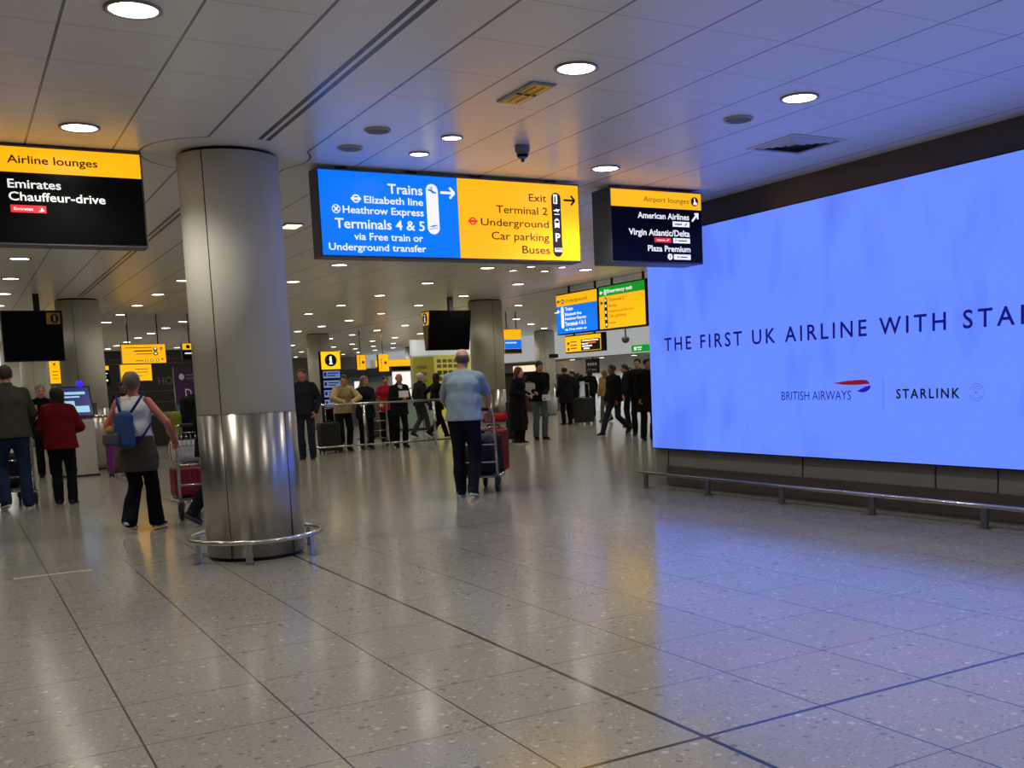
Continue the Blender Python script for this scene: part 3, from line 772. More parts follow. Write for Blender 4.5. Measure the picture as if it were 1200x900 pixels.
t = thing('dome_camera', 'small grey dome security camera hanging under the ceiling above the yellow sign', 'camera', (4.21, 7.75, ZC))
MB().lathe([(.062, 0), (.062, -.045), (.055, -.055)], n=28).done('base', mat('camera_grey', srgb(120, 122, 132), .4), t)
MB().lathe([(.050, -.055), (.048, -.075), (.036, -.098), (.016, -.110), (0, -.113)], n=28).done('dome', MATS['camera_grey'], t)
MB().lathe([(.049, -.072), (.0485, -.078), (.044, -.092), (.040, -.094)], n=28).done('window_band', M_BLACKGLOSS, t)
MB().lathe([(.014, -.108), (.014, -.128), (.006, -.131)], n=16).done('lens', M_BLACKMETAL, t)

t = thing('emergency_luminaire', 'slim rectangular ceiling fitting with painted yellow reflection, left of the white downlight', 'ceiling light', (3.49, 6.34, ZC), math.radians(0))
b = MB(); b.box(-.09, .09, -.26, .26, -.012, 0, .003); b.done('casing', mat('luminaire_casing', srgb(150, 152, 160), .35, .3), t)
MB().box(-.07, .07, -.24, .24, -.015, -.012).done('reflector', mat('luminaire_painted_reflection', srgb(250, 196, 84), .3), t)  # yellow sign's reflection painted into the base colour
MB().box(-.07, .07, -.02, .0, -.022, -.012).done('lamp_holder', M_BLACKMETAL, t)
b = MB(); b.tube([(-.03, -.2, -.018), (-.03, .2, -.018)], .006, 10); b.tube([(.03, -.2, -.018), (.03, .2, -.018)], .006, 10); b.done('lamp_tube', mat('luminaire_tube_reflection_tint', srgb(244, 190, 70), .3), t)  # tubes tinted with the same painted yellow reflection

t = thing('emergency_luminaire', 'small warm lit square ceiling lamp right of the foreground column', 'ceiling light', (3.58, 12.3, ZC))
MB().box(-.1, .1, -.16, .16, -.02, 0, .004).done('casing', M_LAMPRING, t)
MB().box(-.085, .085, -.145, .145, -.024, -.02).done('diffuser', mat('warm_diffuser', (1, .8, .4), .5, emit=3.0, ecol=(1, .78, .36, 1)), t)

# ------------------------------------------------------------------ solid modelling for bodies, clothing and soft luggage
class Field:
    """signed distance field on a grid, meshed as one continuous surface"""
    def __init__(s, lo, hi, h):
        s.h = h; s.lo = np.array(lo, np.float32); s.n = np.maximum(4, np.ceil((np.array(hi) - np.array(lo)) / h).astype(int) + 1)
        s.ax = [s.lo[i] + h * np.arange(s.n[i], dtype=np.float32) for i in range(3)]
        s.F = np.full(s.n, 0.5, np.float32)
    def win(s, lo, hi):
        a = np.clip(np.floor((np.array(lo) - s.lo) / s.h).astype(int), 0, s.n)
        b = np.clip(np.ceil((np.array(hi) - s.lo) / s.h).astype(int) + 1, 0, s.n)
        sl = tuple(slice(int(a[i]), int(b[i])) for i in range(3))
        X, Y, Z = (s.ax[i][sl[i]] for i in range(3))
        return sl, X[:, None, None], Y[None, :, None], Z[None, None, :]
    def put(s, sl, d, k):
        A = s.F[sl]
        if A.size == 0: return
        if k > 0:
            hh = np.maximum(k - np.abs(A - d), 0) / k
            s.F[sl] = np.minimum(A, d) - hh * hh * k * 0.25
        else: s.F[sl] = np.minimum(A, d)
    def cone(s, a, b, ra, rb, k=0.02):
        a = np.array(a, np.float32); b = np.array(b, np.float32); R = max(ra, rb) + k + 4 * s.h
        sl, X, Y, Z = s.win(np.minimum(a, b) - R, np.maximum(a, b) + R)
        d = b - a; L2 = float(d @ d) + 1e-9
        px, py, pz = X - a[0], Y - a[1], Z - a[2]
        t = np.clip((px * d[0] + py * d[1] + pz * d[2]) / L2, 0, 1)
        D = np.sqrt((px - t * d[0]) ** 2 + (py - t * d[1]) ** 2 + (pz - t * d[2]) ** 2) - (ra + t * (rb - ra))
        s.put(sl, D, k); return s
    def econe(s, a, b, A, B, right, k=0.03):
        """tapered limb with elliptical section (half width, half depth)"""
        a = np.array(a, float); b = np.array(b, float); d = b - a; L = np.linalg.norm(d) + 1e-9; d = d / L
        r = np.array(right, float); r = r - d * (r @ d); r /= np.linalg.norm(r) + 1e-9; f = np.cross(d, r)
        R = max(A + B) + k + 4 * s.h
        sl, X, Y, Z = s.win(np.minimum(a, b) - R, np.maximum(a, b) + R)
        px, py, pz = X - a[0], Y - a[1], Z - a[2]
        q = px * d[0] + py * d[1] + pz * d[2]; t = np.clip(q / L, 0, 1)
        w = A[0] + t * (B[0] - A[0]); dp = A[1] + t * (B[1] - A[1]); m = np.minimum(w, dp)
        lat = px * r[0] + py * r[1] + pz * r[2]; dep = px * f[0] + py * f[1] + pz * f[2]; over = q - t * L
        D = (np.sqrt((lat / w) ** 2 + (dep / dp) ** 2 + (over / m) ** 2) - 1) * m
        s.put(sl, D.astype(np.float32), k); return s
    def ell(s, c, r, k=0.02, R=None):
        c = np.array(c, float); r = np.array(r, float); P = max(r) + k + 4 * s.h
        sl, X, Y, Z = s.win(c - P, c + P)
        x, y, z = X - c[0], Y - c[1], Z - c[2]
        if R is not None: x, y, z = (R[0][i] * x + R[1][i] * y + R[2][i] * z for i in range(3))
        D = (np.sqrt((x / r[0]) ** 2 + (y / r[1]) ** 2 + (z / r[2]) ** 2) - 1) * min(r)
        s.put(sl, D.astype(np.float32), k); return s
    def rbox(s, c, half, rad, k=0.0, R=None):
        c = np.array(c, float); half = np.array(half, float); P = np.linalg.norm(half) + k + 4 * s.h
        sl, X, Y, Z = s.win(c - P, c + P)
        x, y, z = X - c[0], Y - c[1], Z - c[2]
        if R is not None: x, y, z = (R[0][i] * x + R[1][i] * y + R[2][i] * z for i in range(3))
        qx, qy, qz = np.abs(x) - half[0] + rad, np.abs(y) - half[1] + rad, np.abs(z) - half[2] + rad
        D = np.sqrt(np.maximum(qx, 0) ** 2 + np.maximum(qy, 0) ** 2 + np.maximum(qz, 0) ** 2) + np.minimum(np.maximum(np.maximum(qx, qy), qz), 0) - rad
        s.put(sl, D.astype(np.float32), k); return s
    def cut(s, p, n, k=0.006):
        """keep the side where (x-p).n < 0"""
        n = np.array(n, float); n = n / np.linalg.norm(n)
        X, Y, Z = s.ax[0][:, None, None], s.ax[1][None, :, None], s.ax[2][None, None, :]
        D = ((X - p[0]) * n[0] + (Y - p[1]) * n[1] + (Z - p[2]) * n[2]).astype(np.float32)
        hh = np.maximum(k - np.abs(s.F - D), 0) / k
        s.F = np.maximum(s.F, D) + hh * hh * k * 0.25; return s
    def carve(s, fn):
        X, Y, Z = s.ax[0][:, None, None], s.ax[1][None, :, None], s.ax[2][None, None, :]
        s.F = np.maximum(s.F, -fn(X, Y, Z).astype(np.float32)); return s
    def wrinkle(s, amp, seed, f=16.0, axis=(0.3, 0.3, 1.0)):
        rs = np.random.RandomState(seed); X, Y, Z = s.ax[0][:, None, None], s.ax[1][None, :, None], s.ax[2][None, None, :]
        for i in range(5):
            v = (rs.rand(3) - .5) * 2 * f * (0.6 + .5 * i) * np.array([1 / (axis[0] + .4), 1 / (axis[1] + .4), axis[2]])
            p, q = rs.rand(2) * 6.28; v2 = (rs.rand(3) - .5) * f * .8
            warp = 0.9 * np.sin(v2[0] * X + v2[1] * Y + v2[2] * Z + q)
            s.F += (amp / (1 + .5 * i) * np.sin(v[0] * X + v[1] * Y + v[2] * Z + p + warp)).astype(np.float32)
        return s
    def mesh(s, name, origin=None):
        F = s.F; F[0] = F[-1] = 0.5; F[:, 0] = F[:, -1] = 0.5; F[:, :, 0] = F[:, :, -1] = 0.5
        S = F < 0; n = s.n
        c = [S[i:n[0] - 1 + i, j:n[1] - 1 + j, k:n[2] - 1 + k] for i in (0, 1) for j in (0, 1) for k in (0, 1)]
        cnt = np.zeros(c[0].shape, np.uint8)
        for q in c: cnt += q
        act = (cnt > 0) & (cnt < 8)
        I, J, K = np.nonzero(act)
        idx = np.full(act.shape, -1, np.int64); idx[I, J, K] = np.arange(len(I))
        val = {}
        for i in (0, 1):
            for j in (0, 1):
                for k in (0, 1): val[i, j, k] = F[I + i, J + j, K + k]
        acc = np.zeros((len(I), 3)); num = np.zeros(len(I))
        cs = list(val)
        for p in cs:
            for a in range(3):
                if p[a]: continue
                q = list(p); q[a] = 1; q = tuple(q)
                A, B = val[p], val[q]; m = (A < 0) != (B < 0)
                t = np.where(m, A / np.where(A - B == 0, 1, A - B), 0)
                pt = np.tile(np.array(p, float), (len(I), 1)); pt[:, a] += t
                acc[m] += pt[m]; num[m] += 1
        V = s.lo + s.h * (np.stack([I, J, K], 1) + acc / num[:, None])
        quads = []
        for a in range(3):
            u, v = [(1, 2), (2, 0), (0, 1)][a]
            lo = [slice(None)] * 3; hi = [slice(None)] * 3
            lo[a] = slice(0, -1); hi[a] = slice(1, None)
            A, B = S[tuple(lo)], S[tuple(hi)]
            for flip, m in ((False, A & ~B), (True, ~A & B)):
                P = np.stack(np.nonzero(m), 1)
                P = P[(P[:, u] > 0) & (P[:, v] > 0)]
                if not len(P): continue
                def at(du, dv):
                    Q = P.copy(); Q[:, u] -= du; Q[:, v] -= dv
                    return idx[Q[:, 0], Q[:, 1], Q[:, 2]]
                q = np.stack([at(1, 1), at(0, 1), at(0, 0), at(1, 0)], 1)
                quads.append(q[:, ::-1] if flip else q)
        Q = np.concatenate(quads) if quads else np.zeros((0, 4), int)
        me = bpy.data.meshes.new(name)
        if origin is not None: V = V - np.array(origin)
        me.vertices.add(len(V)); me.vertices.foreach_set('co', V.astype(np.float32).ravel())
        me.loops.add(len(Q) * 4); me.loops.foreach_set('vertex_index', Q.astype(np.int32).ravel())
        me.polygons.add(len(Q)); me.polygons.foreach_set('loop_start', np.arange(0, len(Q) * 4, 4, dtype=np.int32))
        me.polygons.foreach_set('use_smooth', np.ones(len(Q), bool))
        me.update(calc_edges=True); me.validate()
        return me

def vec(*a): return np.array(a, float)
def unit(v): return v / (np.linalg.norm(v) + 1e-9)
def ik(a, b, l1, l2, hint):
    """middle joint between a and b; bends towards hint"""
    d = b - a; L = np.linalg.norm(d); mx = (l1 + l2) * 0.998
    if L > mx: b = a + d / L * mx; d = b - a; L = mx
    x = (l1 * l1 - l2 * l2 + L * L) / (2 * L); hgt = math.sqrt(max(l1 * l1 - x * x, 0))
    u = d / L; hv = np.array(hint, float); hv = unit(hv - u * (hv @ u))
    return a + u * x + hv * hgt, b
def rotm(yaw=0, pitch=0, roll=0):
    """columns: right, forward, up of a turned frame (degrees); yaw left, pitch down = negative"""
    y, p, r = (math.radians(q) for q in (yaw, pitch, roll))
    Rz = np.array([[math.cos(y), -math.sin(y), 0], [math.sin(y), math.cos(y), 0], [0, 0, 1]])
    Rx = np.array([[1, 0, 0], [0, math.cos(p), -math.sin(p)], [0, math.sin(p), math.cos(p)]])
    Ry = np.array([[math.cos(r), 0, math.sin(r)], [0, 1, 0], [-math.sin(r), 0, math.cos(r)]])
    return Rz @ Rx @ Ry

SKIN = {}
def skin(tone):
    if tone not in SKIN:
        SKIN[tone] = mat('skin_' + tone, {'pink': srgb(206, 150, 128), 'tan': srgb(186, 132, 104), 'brown': srgb(120, 80, 58), 'red': srgb(200, 118, 100)}[tone], 0.5, spec=0.35, noise=0.06, nscale=20)
    return SKIN[tone]
M_EYEW = mat('eye_white', srgb(226, 222, 214), 0.3)
M_EYED = mat('eye_iris', srgb(40, 28, 20), 0.25)
M_LIP = mat('lips', srgb(164, 90, 82), 0.45)
def hairmat(n, *c): return mat('hair_' + n, srgb(*c), 0.55, spec=0.4, noise=0.35, nscale=90, bump=0.8, bscale=300)

def person(label, x, y, heading, H=1.72, top=('jacket', 'black', (22, 22, 24)), legs=('trousers', 'black', (18, 18, 20)), hair=('short', 'dark', (34, 26, 22)), tone='pink',
           hands=None, feet=None, lean=6.0, head=(0, 0), res=0.010, girth=1.0, female=False, hem=-0.10, sleeve=1.0, loose=0.012, flare=0.0, shoe=((20, 20, 22), None), seed=1, skirt=0.0,
           curl=45, drop=0.0, open_hand=False, belly=0.0, fold=0.0, legw=1.0, group=None):
    """one person: a continuous body with clothing, hair and shoes as parts. local frame: +Y is where the person faces."""
    S = H / 1.75
    root_loc = (x, y, 0)
    sh = 0.165 if female else 0.185
    hipw = 0.092 if female else 0.088
    la = math.radians(lean)
    pel = vec(0, 0, 0.955 - drop)
    up1 = vec(0, math.sin(la * .7), math.cos(la * .7)); up2 = vec(0, math.sin(la), math.cos(la))
    waist = pel + up1 * 0.17; chest = waist + up2 * 0.20; neck = chest + up2 * 0.165
    HR = rotm(head[0], head[1])
    hc = neck + up2 * 0.045 + HR @ vec(0, 0.02, 0.085)
    # legs
    feet = feet or {'L': (-0.10, 0.02, 8, 0), 'R': (0.10, -0.02, -8, 0)}
    LEG = {}
    for sd, sx in (('L', -1), ('R', 1)):
        fx, fy, yaw, lift = feet[sd]
        hip = pel + vec(sx * hipw, 0, -0.03)
        hl = math.sin(math.radians(lift)) * 0.17
        fr = rotm(yaw)
        ank = vec(fx, fy, 0.085 + hl)
        if lift > 0: ank = ank + fr @ vec(0, 0.03 * lift / 30, 0)
        kn, ank = ik(hip, ank, 0.425, 0.425, fr @ vec(0, 1, 0.05))
        FR = rotm(yaw, -lift)
        LEG[sd] = (hip, kn, ank, FR)
    # arms
    hands = hands or {}
    ARM = {}
    for sd, sx in (('L', -1), ('R', 1)):
        shd = neck - up2 * 0.085 + vec(sx * (sh - .012), 0, 0)
        spec = hands.get(sd, None)
        if spec is None: tgt = shd + vec(sx * 0.07, 0.05 + 0.1 * math.sin(la), -0.50); hint = vec(sx * .4, -1, 0)
        else: tgt = np.array(spec[:3], float); hint = np.array(spec[3], float) if len(spec) > 3 else vec(sx * .6, -0.6, -0.5)
        el, wr = ik(shd, tgt, 0.285, 0.255, hint)
        ARM[sd] = (shd, el, wr)
    lo = vec(-0.62, -0.62, -0.01); hi = vec(0.62, 0.75, 1.86)
    allp = np.array([pel, neck, hc] + [p for a in ARM.values() for p in a] + [p for l in LEG.values() for p in l[:3]])
    lo = allp.min(0) - vec(0.25, 0.25, 0.14); hi = allp.max(0) + vec(0.25, 0.25, 0.22); lo[2] = -0.02
    # ---------------- body
    f = Field(lo, hi, res)
    rt = vec(1, 0, 0); g = girth
    f.econe(pel - vec(0, 0, .03), waist, (.150 * g, .098 * g), (.128 * g, .088 * g), rt, .05)
    f.econe(waist, chest, (.128 * g, .088 * g), (.150 * g, .100 * g), rt, .03)
    f.econe(chest, neck - up2 * .07, (.150 * g, .100 * g), (.110, .066), rt, .04)
    for sd, sx in (('L', -1), ('R', 1)):
        shd, el, wr = ARM[sd]
        f.cone(neck - up2 * .03, shd, .042, .047, .03)
        f.cone(shd, el, .048 * g ** .5, .037, .02); f.cone(el, wr, .039, .027, .015)
        # hand: palm, four fingers, thumb
        d = unit(wr - el); side = vec(sx, 0, 0)
        pn = unit(np.cross(d, vec(0, 0, 1)) * -sx) if abs(d[2]) < .9 else vec(-sx, 0, 0)      # palm faces the body
        if abs(d[2]) < .75: pn = unit(vec(0, 0, -1) - d * (-d[2]))                              # gripping: palm down
        lat = unit(np.cross(d, pn))                                                             # across the palm
        if lat[1] < 0 and abs(d[2]) >= .75: lat = -lat
        if abs(d[2]) < .75 and lat[0] * sx > 0: lat = -lat                                      # thumb side points to the middle
        pc = wr + d * .048
        f.econe(wr + d * .012, wr + d * .082, (.026, .016), (.038, .014), lat, .015)
        for i, (o, L) in enumerate(((.030, .070), (.010, .078), (-.010, .073), (-.029, .058))):
            p = wr + d * .086 + lat * o; dirv = d.copy(); c = math.radians(curl * (.35 if open_hand else 1))
            seg = [L * .45, L * .32, L * .26]
            for j, sl_ in enumerate(seg):
                a_ = c * (.7 if j == 0 else .9)
                dirv = unit(dirv * math.cos(a_) + pn * math.sin(a_)); pn2 = pn
                q = p + dirv * sl_
                f.cone(p, q, .0088 - .0006 * j, .0082 - .0007 * j, .004); p = q
                # rotate the curl plane with the finger
                
        tp = wr + d * .03 + lat * .026; td = unit(d * .55 + lat * .75 + pn * .35)
        f.cone(tp, tp + td * .036, .012, .0105, .010); f.cone(tp + td * .036, tp + td * .036 + unit(d * .8 + lat * .25 + pn * .45) * .032, .0100, .0085, .004)
    for sd in ('L', 'R'):
        hip, kn, ank, FR = LEG[sd]
        f.cone(hip, kn, .082 * g ** .5, .052, .04); f.cone(kn, kn * .55 + ank * .45 + (FR @ vec(0, -.012, 0)), .050, .052, .02); f.cone(kn * .55 + ank * .45, ank, .05, .036, .02)
        f.cone(ank + FR @ vec(0, -.03, -.045), ank + FR @ vec(0, .10, -.055), .034, .026, .02)
    # neck and head
    f.cone(neck - up2 * .03, hc + HR @ vec(0, -.01, -.055), .056 if not female else .049, .050 if not female else .045, .03)
    hs = 0.97 if female else 1.0
    def hp(a, b, c): return hc + HR @ (vec(a, b, c) * hs)
    f.ell(hp(0, -.012, .030), vec(.076, .097, .088) * hs, .02, HR)
    f.ell(hp(0, .022, -.040), vec(.058, .070, .072) * hs, .03, HR)
    f.ell(hp(0, .060, -.088), vec(.026, .022, .020) * hs, .02, HR)
    f.cone(hp(0, .092, .012), hp(0, .108, -.030), .009, .0145, .012)
    f.ell(hp(0, .084, .026), vec(.056, .014, .012) * hs, .012, HR)
    for sx in (-1, 1):
        f.ell(hp(sx * .040, .060, -.022), vec(.022, .024, .022) * hs, .016, HR)
        f.ell(hp(sx * .077, -.010, -.004), vec(.010, .020, .032) * hs, .008, HR)
        f.ell(hp(sx * .012, .0945, -.062), vec(.016, .007, .0055) * hs, .006, HR)
    body = f.mesh('person')
    V = np.zeros(len(body.vertices) * 3, np.float32); body.vertices.foreach_get('co', V); V = V.reshape(-1, 3)
    Hl = (V - hc) @ HR / hs
    mi_v = np.zeros(len(V), np.int32)
    for sx in (-1, 1):
        e = np.array([sx * .032, .083, .006]); dd = Hl - e
        m = (np.abs(dd[:, 0]) < .014) & (np.abs(dd[:, 2]) < .0045) & (Hl[:, 1] > .05); mi_v[m] = 1
        m = (dd[:, 0] ** 2 + dd[:, 2] ** 2 < .0075 ** 2) & (np.abs(dd[:, 2]) < .006) & (Hl[:, 1] > .05); mi_v[m] = 2
    m = (np.abs(Hl[:, 0]) < .025) & (np.abs(Hl[:, 2] + .062) < .006) & (Hl[:, 1] > .07); mi_v[m] = 3
    root = link_mesh('person', body, [skin(tone), M_EYEW, M_EYED, M_LIP])
    vi = np.zeros(len(body.loops), np.int32); body.loops.foreach_get('vertex_index', vi)
    body.polygons.foreach_set('material_index', np.ascontiguousarray(mi_v[vi.reshape(-1, 4)].max(1)))
    root.location = root_loc; root.rotation_euler = (0, 0, math.radians(heading)); root.scale = (S, S, S)
    tag(root, label, 'person', group)
    # ---------------- trousers
    kind, nm, colr = legs
    f = Field((lo[0], lo[1], 0.0), (hi[0], hi[1], pel[2] + .22), res)
    f.econe(pel - vec(0, 0, .05), pel + up1 * .05, (.160 * g, .112 * g), (.146 * g, .100 * g), rt, .03)
    for sd in ('L', 'R'):
        hip, kn, ank, FR = LEG[sd]
        q = legw
        f.cone(hip, kn, .095 * g ** .5 * q, .070 * q, .035); f.cone(kn, ank + FR @ vec(0, 0, -.02), .070 * q, (.060 + flare) * q, .02); f.cone(kn * .55 + ank * .45 + (FR @ vec(0, -.014, 0)), ank, .066 * q, (.056 + flare) * q, .02)
    f.wrinkle(.0030, seed, 15)
    f.cut((0, 0, .035), (0, 0, -1), .004); f.cut(pel + up1 * .08, up1, .004)
    link_mesh(kind, f.mesh(kind), cloth(nm, *colr), root)
    # ---------------- top
    kind, nm, colr = top[:3]
    f = Field((lo[0], lo[1], max(.05, pel[2] + hem - skirt - .06)), hi, res)
    t_ = loose
    hemz = pel + up1 * 0 + vec(0, 0, hem)
    f.econe(pel + vec(0, 0, min(hem, -.02)), waist, (.188 * g + t_, .140 * g + t_), (.150 * g + t_ * 1.3, .110 * g + t_ * 1.3), rt, .03)
    f.econe(waist, chest, (.150 * g + t_ * 1.2, .108 * g + t_ * 1.2), (.158 * g + t_, .112 * g + t_), rt, .03)
    f.econe(chest, neck - up2 * .068, (.158 * g + t_, .112 * g + t_), (.115 + t_, .074 + t_), rt, .04)
    if belly: f.ell(waist + vec(0, .05, -.02), (.135 * g, .11 + belly, .15), .06)
    if female: f.ell(chest + vec(0, .07, -.01), (.13, .065, .075), .05)
    if skirt:
        a = pel + vec(0, 0, -.02); c = pel + vec(0, 0, hem - skirt)
        f.econe(a, c, (.17 * g + t_, .125 * g + t_), (.20 * g + t_, .17 * g + t_), rt, .05)
        for sd in ('L', 'R'):
            hip, kn, ank, FR = LEG[sd]; f.cone(hip, kn, .10 + t_, .085 + t_, .06)
    for sd, sx in (('L', -1), ('R', 1)):
        shd, el, wr = ARM[sd]
        if sleeve > 0:
            f.cone(neck - up2 * .038, shd, .042 + t_ * .6, .049 + t_ * .7, .03)
            if sleeve >= 1:
                f.cone(shd, el, .052 + t_, .045 + t_ * .9, .02); f.cone(el, wr + unit(wr - el) * .005, .045 + t_ * .9, .036 + t_ * .6, .015)
            else:
                f.cone(shd, shd + (el - shd) * sleeve, .052 + t_, .049 + t_ * 1.1, .02)
        else:
            f.cone(neck - up2 * .055 - vec(sx * -.05, 0, 0), neck - up2 * .058 + vec(sx * .10, 0, 0), .050, .042, .04)
    f.wrinkle(.0042 if sleeve < 1 or loose > .015 else .0034, seed + 50, 14)
    if fold: f.wrinkle(fold, seed + 70, 26, (.1, .3, .8))
    f.cut(pel + vec(0, 0, hem - skirt), (0, 0, -1), .004)
    # neckline
    nl = neck + up2 * (.012 if kind != 'vest_top' else -.02)
    X0 = nl
    D = f.ax[2][None, None, :] * up2[2] + f.ax[1][None, :, None] * up2[1] - float(up2 @ nl) + 0 * f.ax[0][:, None, None]
    near = (np.abs(f.ax[0][:, None, None]) < .115) & (D > 0)
    near = np.broadcast_to(near, f.F.shape)
    f.F = np.where(near, np.maximum(f.F, D.astype(np.float32)), f.F)
    tp = link_mesh(kind, f.mesh(kind), cloth(nm, *colr), root)
    if len(top) > 3: tp['label'] = top[3]
    if kind in ('jacket', 'coat', 'padded_jacket', 'suit_jacket', 'hoodie', 'fleece'):
        f = Field(neck - .17, neck + .17, res)
        f.econe(neck - up2 * .035, neck + up2 * .035, (.082, .075), (.070, .066), rt, .0)
        cc = neck
        f.carve(lambda X, Y, Z: np.sqrt((X - cc[0]) ** 2 + (Y - cc[1] - .012) ** 2 + ((Z - cc[2]) * .15) ** 2) - .058)
        f.cut(neck + up2 * .045, up2)
        link_mesh('collar', f.mesh('collar'), cloth(nm, *colr), root)
    # ---------------- shoes
    for sd in ('L', 'R'):
        hip, kn, ank, FR = LEG[sd]
        f = Field(ank - vec(.24, .24, .16), ank + vec(.24, .24, .12), min(res, .008))
        P = lambda a, b, c: ank + FR @ vec(a, b, c)
        f.econe(P(0, -.045, -.038), P(0, .05, -.04), (.040, .040), (.046, .036), FR @ vec(1, 0, 0), .02)
        f.econe(P(0, .05, -.045), P(0, .135, -.056), (.046, .032), (.040, .022), FR @ vec(1, 0, 0), .02)
        f.cone(P(0, -.02, -.03), P(0, -.01, .015), .042, .042, .02)
        f.cut(P(0, 0, -.066), FR @ vec(0, 0, -1), .003); f.cut(P(0, 0, .03), FR @ vec(0, 0, 1), .003)
        so = link_mesh('shoe', f.mesh('shoe'), cloth('shoe_%d_%d_%d' % shoe[0], *shoe[0], rough=.6), root)
        b = MB(); N_ = 22; ring = []
        for i in range(N_):
            a = 2 * math.pi * i / N_; cy = math.sin(a); wx = .046 + .004 * cy
            ring.append((wx * math.cos(a) * (1 - .12 * (cy < -.3)), .045 + .135 * cy))
        lowr = [tuple(P(a, c, -.084)) for a, c in ring]
        b.prism(lowr, tuple(FR @ vec(0, 0, .022)))
        sc = shoe[1] or tuple(int(c * .7) for c in shoe[0])
        b.done('sole', mat('sole_%d_%d_%d' % sc, srgb(*sc), .6), so)
    # ---------------- hair
    if hair:
        kind, nm, colr = hair[:3]
        hm = hairmat(nm, *colr)
        f = Field(hc - vec(.26, .30, .45), hc + vec(.26, .26, .24), min(res, .008))
        if kind == 'balding':
            f.ell(hp(0, -.018, .008), vec(.083, .098, .072) * hs, .0, HR)
            f.cut(hp(0, -.03, .045), HR @ vec(0, .25, 1)); f.cut(hp(0, .015, 0), HR @ vec(0, 1, .15)); f.cut(hp(0, 0, -.066), HR @ vec(0, .2, -1))
        else:
            f.ell(hp(0, -.016, .038), vec(.084, .104, .092) * hs, .0, HR)
            if kind in ('long', 'bob', 'ponytail', 'bun', 'updo'):
                f.ell(hp(0, -.03, .02), vec(.088, .095, .10) * hs, .03, HR)
            if kind == 'updo': f.ell(hp(0, -.085, .055), vec(.05, .045, .05), .03, HR); f.ell(hp(0, -.10, .0), vec(.045, .03, .05), .03, HR)
            if kind == 'bun': f.ell(hp(0, -.105, .07), vec(.042, .042, .042), .02, HR)
            if kind == 'bob': f.econe(hp(0, -.04, .03), hp(0, -.045, -.10), (.094, .080), (.100, .070), HR @ vec(1, 0, 0), .03)
            if kind == 'long':
                f.econe(hp(0, -.045, .03), hp(0, -.085, -.16), (.090, .070), (.105, .055), HR @ vec(1, 0, 0), .03)
                f.econe(hp(0, -.085, -.16), hp(0, -.10, -.34), (.105, .055), (.085, .035), HR @ vec(1, 0, 0), .03)
            if kind == 'ponytail': f.cone(hp(0, -.10, .02), hp(0, -.14, -.14), .034, .016, .03)
            f.wrinkle(.0035, seed + 9, 40, (.2, .2, .4))
            # open the face
            fr = .045 if kind in ('short', 'cropped') else .05
            R3 = HR; c3 = hp(0, .112, -.035)
            def face(X, Y, Z):
                x, y, z = X - c3[0], Y - c3[1], Z - c3[2]
                a_, b_, c_ = (R3[0][i] * x + R3[1][i] * y + R3[2][i] * z for i in range(3))
                return (np.sqrt((a_ / .076) ** 2 + (b_ / .095) ** 2 + (c_ / .105) ** 2) - 1) * .076
            f.carve(face)
            if kind in ('short', 'cropped'):
                f.cut(hp(0, -.05, -.052), HR @ vec(0, .35, -1)); f.cut(hp(0, .02, -.02), HR @ vec(0, 1.0, -.8))
        link_mesh('hair', f.mesh('hair'), hm, root)
    info = dict(root=root, S=S, neck=neck, hc=hc, HR=HR, pel=pel, waist=waist, chest=chest, up=up2, ARM=ARM, LEG=LEG, lo=lo, hi=hi, res=res)
    return info

def local(info, p):
    """a local point of a person in world space"""
    r = info['root']; a = r.rotation_euler[2]; S = info['S']
    return (r.location.x + S * (p[0] * math.cos(a) - p[1] * math.sin(a)), r.location.y + S * (p[0] * math.sin(a) + p[1] * math.cos(a)), S * p[2])

